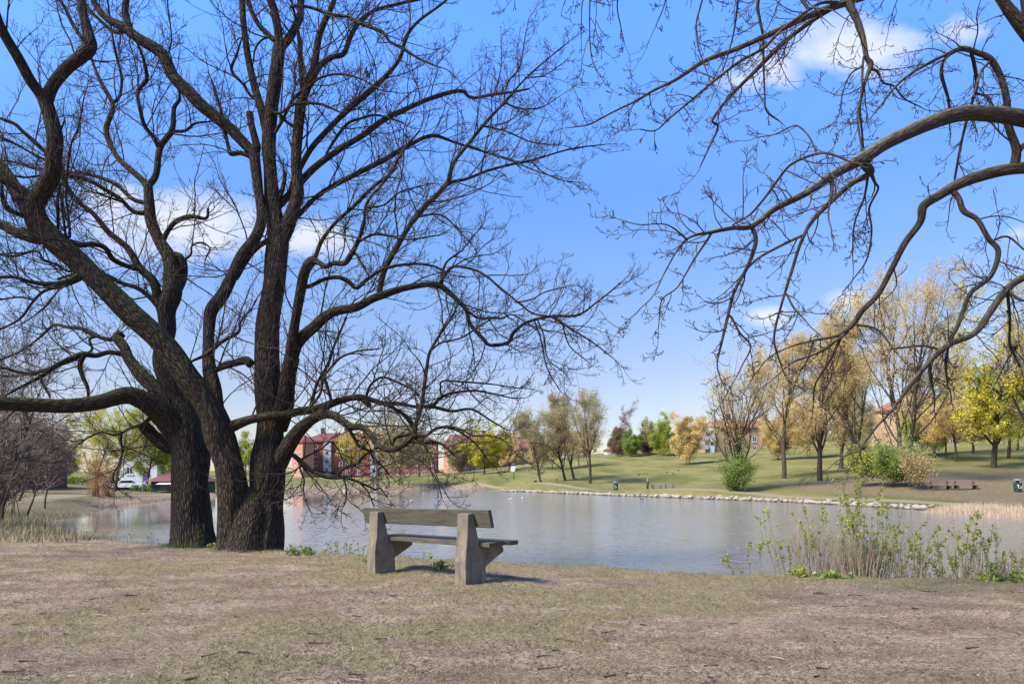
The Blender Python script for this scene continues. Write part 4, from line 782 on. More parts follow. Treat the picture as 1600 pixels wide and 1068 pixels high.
        leaf_mesh('leaves', C, sz, MATS[leaf], o, loc, 2.6 if kind == 'willow' else 1.5, .9 if kind == 'willow' else 0, tint=vnoise(C[:, 0]*.7, C[:, 2]*.7+C[:, 1]))
    return o
# row of tall willows on the right bank
far_tree(1150, 73, 562, 150, 'willow', 'tall ochre willow standing over a green bush beside two grey benches', t0=.16, nl=17, skirt=.3, dens=.75)
far_tree(1225, 86, 538, 95, 'willow', 'slender ochre willow with a bare lower trunk, second in the row from the left', nl=14)
far_tree(1281, 80, 512, 110, 'willow', 'slender ochre willow with an open crown, third in the row from the left', nl=15, lean=-.05)
far_tree(1408, 70, 455, 180, 'willow', 'tallest ochre willow with a dark ivy-clad trunk, left of the maple', nl=24, stems=2, dens=1.0, skirt=.3)
far_tree(1340, 86, 520, 120, 'willow', 'ochre willow with dense low foliage, left of the tallest willow', nl=20, stems=3, dens=1.2, skirt=.8)
far_tree(1612, 80, 425, 130, 'willow', 'tall ochre willow cut off by the right edge', nl=20)
far_tree(1494, 97, 606, 105, 'maple', 'round ochre tree with a short trunk in front of the orange-roofed house', 'leaf_ochre', dens=1.3, t0=.3)
far_tree(1478, 104, 625, 70, 'maple', 'smaller ochre tree close beside the round one', 'leaf_ochre', dens=1.1, t0=.3)
far_tree(1552, 84, 478, 185, 'maple', 'yellow-green maple coming into leaf on the slope above the bin', 'leaf_yellow', dens=.75, t0=.18, nl=26, lsize=.16)
far_tree(1576, 98, 560, 120, 'maple', 'lime maple half hidden behind the yellow-green one', 'leaf_lime', dens=1.0, t0=.2, nl=20)
far_tree(1645, 92, 540, 120, 'maple', 'lime maple beyond the right edge of the slope', 'leaf_lime', dens=.9, t0=.2)
far_tree(1075, 150, 672, 60, 'bush', 'round ochre bush on the brow of the lawn', 'leaf_ochre', stems=5, dens=1.6)
far_tree(1215, 140, 672, 60, 'bush', 'wide ochre bush in front of the long low house', 'leaf_ochre', stems=5, dens=1.6)
far_tree(1262, 135, 655, 90, 'bush', 'taller ochre bush between two slender willows', 'leaf_ochre', stems=5, dens=1.6)
far_tree(1330, 120, 640, 80, 'bush', 'olive bush behind the dense low willow', 'leaf_olive', stems=5, dens=1.6)
far_tree(1440, 120, 650, 70, 'bush', 'lime bush behind the tallest willow', 'leaf_lime', stems=5, dens=1.4)
far_tree(1152, 72.3, 720, 42, 'bush', 'green bush around the foot of the leftmost willow', 'leaf_green', stems=8, dens=.2, lsize=.11, t0=.05)
far_tree(1398, 65, 720, 66, 'bush', 'dark green bush beside the two red-brown benches', 'leaf_green', stems=7, dens=.3, lsize=.11)
far_tree(1352, 68, 712, 60, 'bush', 'sparse green bush beneath the dense low willow', 'leaf_lime', stems=6, dens=.12, lsize=.10)
far_tree(1430, 62, 722, 60, 'bush', 'tan leafless bush beside the dark green one', 'leaf_ochre', stems=6, dens=.08, lsize=.07)
far_tree(1315, 100, 560, 100, 'willow', 'ochre willow further up the slope behind the third and the dense one', nl=18)
far_tree(1460, 110, 560, 110, 'maple', 'olive tree with a broad crown behind the round ochre trees', 'leaf_olive', dens=1.3, t0=.2)
far_tree(1520, 118, 590, 130, 'maple', 'lime tree far up the slope behind the yellow-green maple', 'leaf_lime', dens=1.5, t0=.15)
far_tree(1590, 122, 600, 130, 'maple', 'ochre tree far up the slope near the right edge', 'leaf_ochre', dens=1.5, t0=.15)
far_tree(720, 190, 700, 50, 'bush', 'olive bush at the foot of the sunlit gable', 'leaf_olive', stems=5, dens=1.2)
far_tree(795, 185, 678, 70, 'maple', 'ochre tree right of the bright yellow maple', 'leaf_ochre', dens=1.5, t0=.15)
# willows beyond the far shore
far_tree(845, 110, 652, 75, 'willow', 'leaning olive willow with forked crown above the low stone seat', 'leaf_olive', lean=-.14, dens=.9, nl=14)
far_tree(884, 112, 634, 80, 'willow', 'tall olive willow, second of the group at the far shore', 'leaf_olive', lean=-.16, dens=1.2, nl=15)
far_tree(897, 118, 630, 60, 'willow', 'olive willow set slightly behind the others at the far shore', 'leaf_olive', lean=-.05, dens=1.1, nl=13)
far_tree(922, 105, 620, 100, 'willow', 'olive willow with wide reaching limbs, rightmost at the far shore', 'leaf_olive', t0=.2, dens=1.0, nl=14, lean=.03)
far_tree(863, 160, 690, 70, 'maple', 'ochre tree behind the group of olive willows', 'leaf_ochre', dens=1.3)
far_tree(905, 165, 685, 70, 'maple', 'rusty ochre tree behind the rightmost olive willow', 'leaf_ochre', dens=1.3)
far_tree(830, 170, 688, 60, 'maple', 'olive tree left of the group behind the white sheet', 'leaf_olive', dens=1.2)
far_tree(757, 172, 670, 74, 'maple', 'bright yellow maple in front of the red block', 'leaf_yellow', dens=2.2, t0=.15, nl=24)
far_tree(986, 190, 688, 32, 'bush', 'green bush on the brow, left of the bigger one', 'leaf_green', stems=5, dens=1.4)
far_tree(1036, 186, 680, 42, 'bush', 'largest green bush on the brow of the lawn', 'leaf_lime', stems=5, dens=1.6)
far_tree(1010, 196, 690, 34, 'bush', 'purple-brown bush between two green bushes on the brow', 'leaf_brown', stems=5, dens=1.6)
far_tree(966, 198, 690, 34, 'bush', 'rusty bush at the left end of the brow', 'leaf_brown', stems=5, dens=1.6)
# in front of the brick block
far_tree(549, 205, 672, 52, 'maple', 'yellow ochre tree in front of the brick block, beside its first stair tower', 'leaf_yellow', dens=.7, nl=20)
far_tree(606, 190, 664, 84, 'maple', 'broad ochre tree in front of the brick block', 'leaf_ochre', dens=.8, nl=20)
far_tree(655, 185, 668, 62, 'maple', 'ochre tree at the right end of the brick block', 'leaf_ochre', dens=.9, nl=20)
far_tree(627, 139, 688, 96, 'bush', 'brown bare willow bush hanging over the far water', 'leaf_olive', stems=9, dens=.3, lsize=.12)
far_tree(384, 150, 672, 60, 'maple', 'lime tree glimpsed between the old trunks', 'leaf_lime', dens=2, nl=22)
# left side
far_tree(150, 100, 640, 120, 'maple', 'yellow maple left of the sparse dark one across the cove', 'leaf_yellow', dens=1.2, t0=.15, nl=24)
far_tree(180, 88, 632, 130, 'maple', 'sparse lime tree with dark forking trunk across the cove', 'leaf_lime', dens=.35, t0=.12, nl=18)
far_tree(228, 106, 655, 100, 'maple', 'lime maple beside the red-roofed kiosk', 'leaf_lime', dens=1.5, t0=.15, nl=24)
far_tree(262, 118, 668, 60, 'maple', 'lime tree behind the red-roofed kiosk', 'leaf_lime', dens=1.6, t0=.15)
far_tree(105, 112, 672, 70, 'maple', 'olive tree behind the dark hedge', 'leaf_olive', dens=1.2, t0=.1)
far_tree(60, 62, 672, 110, 'bush', 'purple-brown bare shrub before the brown house', 'leaf_brown', stems=8, dens=.35, lsize=.1)
far_tree(15, 48, 640, 150, 'bare', 'brown leafless tree at the left edge before the house', 'leaf_brown', dens=.12, stems=3, t0=.15, nl=24)
far_tree(-30, 30, 520, 260, 'bare', 'dark leafless tree cut off by the left edge', 'leaf_brown', dens=0, stems=3, t0=.15, nl=30)
far_tree(20, 24, 690, 90, 'bush', 'thin leafless shrub on the near bank at the left edge', 'leaf_brown', stems=6, dens=.03, lsize=.05)
far_tree(-20, 19, 640, 200, 'bush', 'leafless thicket on the near bank, partly out of view', 'leaf_brown', stems=7, dens=.02, lsize=.05)

def coppice(px, D, topy, w, label):
    x = (px-800)/F*D; z = ground(x, D); loc = np.array([x, D, z]); H = (HOR-topy)/F*D+CZ-z
    o = thing('coppiced_willow', label, 'bush', tuple(loc)); n = 75
    S = loc+np.c_[rng.normal(0, .3, (n, 2)), np.full(n, .0)]; sp = w/F*D*.5/H
    P, Q = grow(S, np.c_[rng.normal(0, sp*.6, (n, 2)), np.ones(n)], H*rng.uniform(.35, 1, n), np.full(n, .014), 7, .05, .05, .03, .3)
    a = spawn(P, Q, 4, .3, 1, (12, 35), (.2, .4), .6); P2, Q2 = grow(a[0], a[1], a[2], np.maximum(a[3], .006), 4, .08)
    V, Q_, B = join([tubes(P, Q, 4), tubes(P2, Q2, 3)]); link('twigs', npmesh('twigs', V-loc, Q_, {'bark': B}), MATS['twig_orange'], o)
    m = MB(); m.tube([(0, 0, -.2), (.03, 0, .25), (0, .02, .6)], [.3, .26, .16], 10); m.build('trunk', MATS['bark_far'], o, smooth=True)
coppice(149, 58, 690, 46, 'orange-twigged coppiced willow at the cove, left of its twin')
coppice(166, 60, 705, 50, 'orange-twigged coppiced willow at the cove, right of its twin')

def thin_tree(pts, D, label, r=.05):
    q = smooth_path([(a, b, 1) for a, b in pts], 5); P = np.array([at(a, b, D) for a, b, _ in q]); P[0, 2] = ground(P[0, 0], P[0, 1])-.1; loc = P[0].copy()
    o = thing('leaning_sapling', label, 'tree', tuple(loc)); Rr = np.linspace(r, .008, len(P))
    V, Q, B = tubes(P[None], Rr[None], 8); link('trunk', npmesh('trunk', V-loc, Q, {'bark': B}), MATS['bark_far'], o)
    a = spawn(P[None], Rr[None], 16, .3, 1, (25, 60), (.15, .4), .6); P1, Q1 = grow(a[0], a[1], a[2], np.maximum(a[3], .006), 7, .15, .1, .05)
    a = spawn(P1, Q1, 7, .15, 1, (25, 60), (.25, .5), .6); P2, Q2 = grow(a[0], a[1], a[2], np.maximum(a[3], .004), 5, .15, .1, .05)
    V, Q, B = join([tubes(P1, Q1, 4), tubes(P2, Q2, 3)]); link('twigs', npmesh('twigs', V-loc, Q, {'bark': B}), MATS['twig_purple'], o)
thin_tree([(42, 805), (50, 785), (58, 760), (63, 735), (60, 690)], 33, 'thin leaning sapling at the tip of the cove, left of its pair')
thin_tree([(70, 782), (74, 765), (78, 745), (80, 715), (90, 680)], 40, 'thin leaning sapling at the tip of the cove, right of its pair')
thin_tree([(2, 800), (12, 770), (22, 735), (48, 690), (60, 655)], 22, 'thin dark sapling at the left edge of the near bank')

# ------------------------------------------------------------------ buildings
def house(name, label, cat, c, ang, Lx, Ly, Hw, Hr, wall, roofm, wins=(), towers=(), chim=(), base=None, hip=True, endwall=None, balconies=(), ew=()):
    """c: near-left corner of the front (x along the front, y back), ang its turn"""
    z = (ground(c[0], c[1]) if base is None else base)
    o = thing(name, label, cat, (c[0], c[1], z), (0, 0, ang))
    m = MB(); m.box(0, Lx, 0, Ly, -3, Hw); m.build('wall', MATS[wall], o)
    if endwall: m = MB(); m.box(-.03, .3, .02, Ly-.02, -3, Hw-.01); m.build('end_wall', MATS[endwall], o)  # thin skin on the left end, its brick colour lightened for the sun
    e = .5; r = MB(); i = Ly*.5 if hip else -e+.2; t = Hw+.02
    vs = [(-e, -e, t), (Lx+e, -e, t), (Lx+e, Ly+e, t), (-e, Ly+e, t), (-e, -e, t+.18), (Lx+e, -e, t+.18), (Lx+e, Ly+e, t+.18), (-e, Ly+e, t+.18), (i, Ly/2, t+Hr), (Lx-i, Ly/2, t+Hr)]
    r.poly(vs, [(3, 2, 1, 0), (0, 1, 5, 4), (1, 2, 6, 5), (2, 3, 7, 6), (3, 0, 4, 7), (4, 5, 9, 8), (5, 6, 9), (6, 7, 8, 9), (7, 4, 8)]); ro = r.build('roof', MATS[roofm], o)
    for cx in chim:
        m = MB(); m.box(cx-.6, cx+.6, Ly/2-.5, Ly/2+.5, t+Hr-1.0, t+Hr+1.5); m.box(cx-.7, cx+.7, Ly/2-.6, Ly/2+.6, t+Hr+1.52, t+Hr+1.7); m.build('chimney', MATS['chimney'], ro)
    def window(x, zc, w=1.25, h=1.5, side=0):
        f = MB(); th = .11
        def bx(a0, a1, b0, b1, d0, d1):
            if side == 0: f.box(a0, a1, -d1, -d0, b0, b1)
            else: f.box(-.03-d1, -.03-d0, a0, a1, b0, b1)
        bx(x-w/2, x-w/2+th, zc-h/2, zc+h/2, 0, .07); bx(x+w/2-th, x+w/2, zc-h/2, zc+h/2, 0, .07)
        bx(x-w/2+th+.002, x+w/2-th-.002, zc-h/2, zc-h/2+th, 0, .068); bx(x-w/2+th+.002, x+w/2-th-.002, zc+h/2-th, zc+h/2, 0, .068)
        bx(x-.05, x+.05, zc-h/2+th+.002, zc+h/2-th-.002, 0, .06); bx(x-w/2-.08, x+w/2+.08, zc-h/2-.12, zc-h/2-.002, 0, .14)
        fo = f.build('window', MATS['frame_white'], o); f = MB()
        if side == 0: f.box(x-w/2+.03, x+w/2-.03, -.03, .05, zc-h/2+.03, zc+h/2-.03)
        else: f.box(-.06, .05, x-w/2+.03, x+w/2-.03, zc-h/2+.03, zc+h/2-.03)
        f.build('pane', MATS['glass'], fo)
    for (x, zc) in wins: window(x, zc)
    for (x, zc) in ew: window(x, zc, side=1)
    for (x, w, mat) in towers:
        m = MB(); m.box(x-w/2, x+w/2, -.9, .05, -2, Hw-.15); tw = m.build('stair_tower', MATS[mat], o)
        for k in range(4):
            f = MB(); zc = 2.6+k*2.95
            if zc > Hw-.8: continue
            f.box(x-.42, x+.42, -.94, -.88, zc-.5, zc+.5); f.build('window', MATS['glass'], tw)
    for (x0, x1, zb) in balconies:
        m = MB(); m.box(x0, x1, -1.3, -.02, zb, zb+.18); m.box(x0, x1, -1.3, -1.2, zb+.2, zb+1.1); m.box(x0, x0+.08, -1.18, -.02, zb+.2, zb+1.1); m.box(x1-.08, x1, -1.18, -.02, zb+.2, zb+1.1); m.build('balcony', MATS['grey_wall'], o)
    return o
D = 230; cA = ((470-800)/F*D, D); fl = [1.9, 4.9, 7.9, 10.6]; Hw = 12.2
wx = [2.2, 4.9, 12.2+1.2, 15.6, 19.5, 21.9+5, 29.5, 32.5, 35.5, 38.5, 41.5, 43.8]; wx = [x for x in wx if not (7.5 < x < 10.5 or 22.5 < x < 26)]
house('brick_apartment_block', 'long red brick block with pale stair towers, directly behind the bench', 'building', cA, R(3), 45.5, 12, Hw, 3.4, 'brick_red', 'roof_red',
      wins=[(x, z) for x in wx for z in fl], towers=[(8.9, 2.6, 'grey_wall'), (24.5, 2.4, 'grey_wall')], chim=(6, 14, 27, 38), base=1.0)
Dw = 222; house('brick_wing', 'brick wing coloured sunlit orange at the left end of the long red block', 'building', ((446-800)/F*Dw, Dw+7), R(-48), 7.8, 4, 11.6, 2.6, 'brick_sunlit', 'roof_red', wins=[(2.6, z) for z in fl[:3]]+[(5.4, z) for z in fl[:3]], base=1.0)  # lighter brick here carries the sunlight in its colour
D = 215; house('brick_apartment_block', 'red brick block with gable end coloured as sunlit behind the bright yellow maple', 'building', ((716-800)/F*D, D), R(30), 30, 11, 8.6, 4.2, 'brick_red', 'roof_red', hip=False, endwall='brick_sunlit',
      wins=[(x, z) for x in (3, 7, 11, 16, 20, 25) for z in (1.4, 4.2, 7.0)], ew=[(y, z) for y in (3.2, 7.6) for z in (1.4, 4.2, 7.0)], chim=(4, 12, 24), base=2.2)
D = 186; house('long_low_house', 'long tan house with red roof and white balconies behind the willows', 'building', ((1103-800)/F*D, D), R(8), 36, 11, 7.0, 2.6, 'brick_tan', 'roof_orange',
      wins=[(x, z) for x in (6, 10, 14, 18, 22, 26, 30) for z in (1.2, 3.9)], towers=[(1.4, 1.3, 'white_wall')], balconies=[(-2.4, .2, z) for z in (1.0, 3.4, 5.6)], chim=(9, 20, 30), base=7.9)
D = 150; house('orange_roofed_house', 'pale house with orange hipped roof and grey balconies behind the round ochre tree', 'building', ((1424-800)/F*D, D), R(14), 18, 12, 9.0, 4.2, 'brick_tan', 'roof_orange',
      wins=[(x, z) for x in (7, 11, 15) for z in (1.6, 4.4, 7.2)], balconies=[(.5, 5, z) for z in (.6, 3.4, 6.2)], base=7.6)
D = 82; house('brown_house', 'brown brick house with steep roof at the left edge', 'building', ((-135-800)/F*D, D), R(-6), 12.6, 9, 3.1, 3.0, 'brick_brown', 'roof_red', wins=[(x, 1.6) for x in (2, 5, 8, 11)], chim=(9.4,), hip=True)
house('small_house', 'small white-walled house with rusty roof on the skyline between willow and bush', 'building', ((948-800)/F*230, 230), 0, 9, 7, 3, 2.4, 'white_wall', 'roof_orange', wins=[(2, 1.5), (6, 1.5)], base=7.4)
D = 130; house('pale_house', 'pale rendered house seen between the trunks behind the parked cars', 'building', ((186-800)/F*D, D), R(4), 7, 8, 8, 2, 'white_wall', 'roof_red', wins=[(2, 2), (5, 2), (2, 5), (5, 5)])
def kiosk():
    D = 86; x0 = (236-800)/F*D; L = 6.4; z = ground(x0+3, D); o = thing('kiosk', 'dark green kiosk under a red hipped roof across the cove', 'kiosk', (x0, D, z), (0, 0, R(2)))
    m = MB(); m.box(0, L, 0, 4, -.3, 1.45); m.build('wall', MATS['dark_green'], o); m = MB(); e = .6; t = 1.47
    m.poly([(-e, -e, t), (L+e, -e, t), (L+e, 4+e, t), (-e, 4+e, t), (2, 2, t+1.35), (L-2, 2, t+1.35)], [(3, 2, 1, 0), (0, 1, 5, 4), (1, 2, 5), (2, 3, 4, 5), (3, 0, 4)]); m.build('roof', MATS['roof_red'], o)
    m = MB(); m.prism([(-1.6, 1.12), (-1.55, 1.08), (-.05, 1.3), (-.05, 1.36)], 1.3, 4.6); m.build('awning', MATS['white_paint'], o)
    m = MB(); m.box(1.2, 4.2, -.06, -.01, .3, 1.1); m.build('hatch', MATS['glass'], o); m = MB(); m.box(1.0, 4.4, -.35, -.08, .2, .27); m.build('counter', MATS['grey_plank'], o)
kiosk()
def car(px, D, ang, label):
    x = (px-800)/F*D; z = ground(x, D); o = thing('parked_car', label, 'car', (x, D, z), (0, 0, ang), group='cars parked beside the kiosk')
    prof = [(-2.1, .35), (-2.12, .75), (-1.9, .88), (-1.15, .95), (-.55, 1.38), (.75, 1.42), (1.45, 1.0), (2.05, .9), (2.12, .6), (2.08, .35)]
    m = MB(); n = len(prof); P = [(a, -.82, b) for a, b in prof]+[(a, .82, b) for a, b in prof]
    m.poly(P, [tuple(range(n)), tuple(range(n, 2*n))[::-1]]+[(i, (i+1) % n, n+(i+1) % n, n+i) for i in range(n)]); m.build('body', MATS['car_white'], o, bevel=.05)
    for s in (-1, 1):
        g = MB(); g.poly([(-1.0, s*.83, .95), (-.5, s*.83, 1.3), (.7, s*.83, 1.33), (1.3, s*.83, .98), (-1.0, s*.80, .95), (-.5, s*.80, 1.3), (.7, s*.80, 1.33), (1.3, s*.80, .98)], [(0, 1, 2, 3), (7, 6, 5, 4), (0, 4, 5, 1), (1, 5, 6, 2), (2, 6, 7, 3), (3, 7, 4, 0)]); g.build('side_window', MATS['glass'], o)
        for xx in (-1.3, 1.3):
            w = MB(); k = 16; pr = [(math.cos(2*math.pi*i/k)*.33, math.sin(2*math.pi*i/k)*.33+.33) for i in range(k)]
            w.poly([(xx+a, s*.68, b) for a, b in pr]+[(xx+a, s*.86, b) for a, b in pr], [tuple(range(k)), tuple(range(k, 2*k))[::-1]]+[(i, (i+1) % k, k+(i+1) % k, k+i) for i in range(k)]); w.build('wheel', MATS['rubber'], o)
car(184, 92, R(12), 'white parked car furthest from the kiosk, half hidden by twigs'); car(200.5, 91, R(8), 'white parked car nearer the kiosk')
def hedge(name, label, px0, px1, D, h, w=1.6, leaf='leaf_green'):
    x0, x1 = (px0-800)/F*D, (px1-800)/F*D; L = x1-x0; z = ground((x0+x1)/2, D); o = thing(name, label, 'hedge', (x0, D, z)); n = int(L*h*150)
    C = np.c_[rng.uniform(0, L, n), rng.uniform(-w/2, w/2, n), rng.uniform(0, 1, n)**.7*h*(1+.12*np.sin(rng.uniform(0, 6, n)))]; V, Q = cards(C, .16*rng.uniform(.6, 1.4, n)); link('leaves', npmesh('leaves', V, Q, smooth=False, fattr={'tint': rng.random(n)*.6}), MATS[leaf], o)
    m = MB()
    for k in range(int(L/1.2)): m.tube([(k*1.2+.4, 0, -.1), (k*1.2+.45, .05, h*.8)], [.04, .015], 5)
    m.build('stems', MATS['bark_far'], o)
hedge('hedge', 'low dark green hedge left of the kiosk', 208, 240, 89, .8); hedge('hedge', 'long dark hedge behind the pale path across the cove', 60, 140, 100, 1.0, leaf='leaf_green')

def fence():
    D = 150; x0, x1 = (455-800)/F*D, (700-800)/F*D; o = thing('railing', 'low grey railing along the far shore below the brick block', 'railing', (x0, D, ground((x0+x1)/2, D)))
    n = 24
    for k in range(n):
        x = (x1-x0)*k/(n-1); m = MB(); m.box(x-.05, x+.05, -.05, .05, -.4, .95); m.build('post', MATS['grey_plank'], o)
    m = MB(); m.box(0, x1-x0, -.03, .03, .96, 1.04); m.box(0, x1-x0, -.03, .03, .5, .56); m.build('rail', MATS['grey_plank'], o)
fence()
def post_sign(px, D, top, label, plate=None):
    x = (px-800)/F*D; z = ground(x, D); H = (HOR-top)/F*D+CZ-z; o = thing('street_sign' if plate else 'lamp_post', label, 'sign' if plate else 'lamp', (x, D, z))
    m = MB(); m.tube([(0, 0, -.1), (0, 0, H)], [.06, .045], 8); m.build('pole', MATS['metal_grey'], o)
    if plate: m = MB(); m.box(.02, .72, -.09, -.06, H*.55, H*.55+.55); m.build('plate', MATS[plate], o, bevel=.01)
    else: m = MB(); m.lathe([(.05, H), (.2, H+.1), (.24, H+.3), (.1, H+.45)], n=12); m.build('lamp_head', MATS['white_paint'], o)
post_sign(223, 87, 738, 'purple sign plate on a grey pole beside the kiosk', 'purple_sign'); post_sign(193, 93, 690, 'tall grey lamp post behind the parked cars')

# ------------------------------------------------------------------ park furniture on the far banks
def bin_(px, D, h, label):
    x = (px-800)/F*D; z = ground(x, D); o = thing('litter_bin', label, 'litter bin', (x, D, z), (0, 0, R(-12)))
    w = h*.28; m = MB(); m.lathe([(w*.80, 0), (w*.86, .05), (w*1.0, h*.66), (w*1.02, h*.7)], n=20); m.build('body', MATS['bin_green'], o, smooth=False)
    m = MB(); m.lathe([(w*.5, h*.71), (w*.5, h*.86)], n=16); m.build('opening', MATS['rubber'], o)
    m = MB(); m.lathe([(w*1.08, h*.86), (w*1.06, h*.93), (w*.7, h), (w*.2, h*1.01)], n=20); m.build('lid', MATS['bin_grey'], o)
    for k in range(3):
        a = k*2.1+.6; m = MB(); m.tube([(w*.93*math.cos(a), w*.93*math.sin(a), h*.66), (w*.93*math.cos(a), w*.93*math.sin(a), h*.88)], .03, 6); m.build('bracket', MATS['bin_grey'], o)
    # round white emblem with a tidy figure and a ring on the front
    m = MB(); yy = -w*.97
    k = 14; pr = [(math.cos(2*math.pi*i/k)*.055-.09, math.sin(2*math.pi*i/k)*.055+h*.5) for i in range(k)]
    m.poly([(a, yy-.03, b) for a, b in pr]+[(a, yy+.03, b) for a, b in pr], [tuple(range(k)), tuple(range(k, 2*k))[::-1]]+[(i, (i+1) % k, k+(i+1) % k, k+i) for i in range(k)])
    m.tube([(-.05, yy-.01, h*.44), (-.1, yy-.01, h*.36), (0, yy-.01, h*.26), (.12, yy-.01, h*.3), (.14, yy-.01, h*.4), (.05, yy-.01, h*.42)], .022, 6); m.build('emblem', MATS['white_paint'], o)
bin_(962, 90, 1.15, 'dark green litter bin standing on the far path left of the person'); bin_(1590, 58, 1.1, 'dark green litter bin with a white emblem near the right edge')
def far_bench(px, D, L, ang, label, group, mat='grey_plank'):
    x = (px-800)/F*D; z = ground(x, D); o = thing('park_bench', label, 'bench', (x, D, z), (0, 0, ang), group=group)
    for xx in (.25, L-.35):
        m = MB(); m.prism([(-.35, 0), (.25, 0), (.35, .85), (.25, .85), (.12, .42), (-.32, .40)], xx, xx+.14); m.build('support', MATS['dark_stone'], o, bevel=.01)
    for k in range(2): m = MB(); m.box(0, L, -.34+.24*k, -.13+.24*k, .43, .49); m.build('seat', MATS[mat], o, bevel=.008)
    m = MB(); m.prism([(.23, .62), (.27, .62), (.31, .88), (.27, .88)], 0, L); m.build('backrest', MATS[mat], o, bevel=.008)
far_bench(1017.5, 95, 1.62, R(-2), 'grey park bench right behind the standing person', 'grey benches facing the pond'); far_bench(1037, 95, 1.62, R(-2), 'grey park bench furthest from the standing person', 'grey benches facing the pond')
m_simple('red_plank', (.26, .15, .13), (.16, .10, .09), 20)
far_bench(1451, 61, 2.1, R(1), 'red-brown park bench beside the dark green bush', 'red-brown benches below the slope', 'red_plank'); far_bench(1489, 60.6, 2.2, R(-2), 'red-brown park bench nearer the bin with the white emblem', 'red-brown benches below the slope', 'red_plank')
def low_seat():
    D = 112; x = (835-800)/F*D; o = thing('stone_seat', 'low pale seat on two blocks by the far path', 'bench', (x, D, ground(x, D)))
    for k in (0, .85): m = MB(); m.box(k, k+.4, 0, .4, -.1, .42); m.build('support', MATS['dark_stone'], o, bevel=.02)
    m = MB(); m.box(-.15, 1.4, -.05, .5, .425, .6); m.build('seat', MATS['stone'], o, bevel=.02)
low_seat()
def lounging():
    D = 122; x = (808-800)/F*D; z = ground(x, D)
    o = thing('blanket', 'dark blanket spread on the lawn left of the leaning willow', 'blanket', (x, D, z)); V = []; n = 12
    m = MB(); nx = 16; vs = [((i/nx-.5)*1.9, (j/8-.5)*1.2, .05+.04*math.sin(i*1.3)*math.cos(j*1.7)) for j in range(9) for i in range(nx+1)]; vs += [(a, b, c-.03) for a, b, c in vs]; N_ = 9*(nx+1)
    fs = [(j*(nx+1)+i, j*(nx+1)+i+1, (j+1)*(nx+1)+i+1, (j+1)*(nx+1)+i) for j in range(8) for i in range(nx)]; fs += [tuple(q+N_ for q in f[::-1]) for f in fs]; m.poly(vs, fs); m.build('cloth', MATS['blue_cloth'], o, smooth=True)
    x2 = (803-800)/F*140; D2_ = 140; z2 = ground(x2, D2_); o = thing('notice_board', 'white notice panel on a dark post among the trees beyond the lawn', 'sign', (x2, D2_, z2))
    m = MB(); m.tube([(0, 0, -.1), (.02, 0, 2.6)], .07, 8); m.build('post', MATS['rubber'], o); m = MB(); m.poly([(-.75, -.1, 1.6), (.1, -.1, 1.5), (.4, -.1, 2.6), (-.5, -.1, 2.75), (-.75, -.02, 1.6), (.1, -.02, 1.5), (.4, -.02, 2.6), (-.5, -.02, 2.75)], [(0, 1, 2, 3), (7, 6, 5, 4), (0, 4, 5, 1), (1, 5, 6, 2), (2, 6, 7, 3), (3, 7, 4, 0)]); m.build('panel', MATS['sheet_white'], o)
lounging()

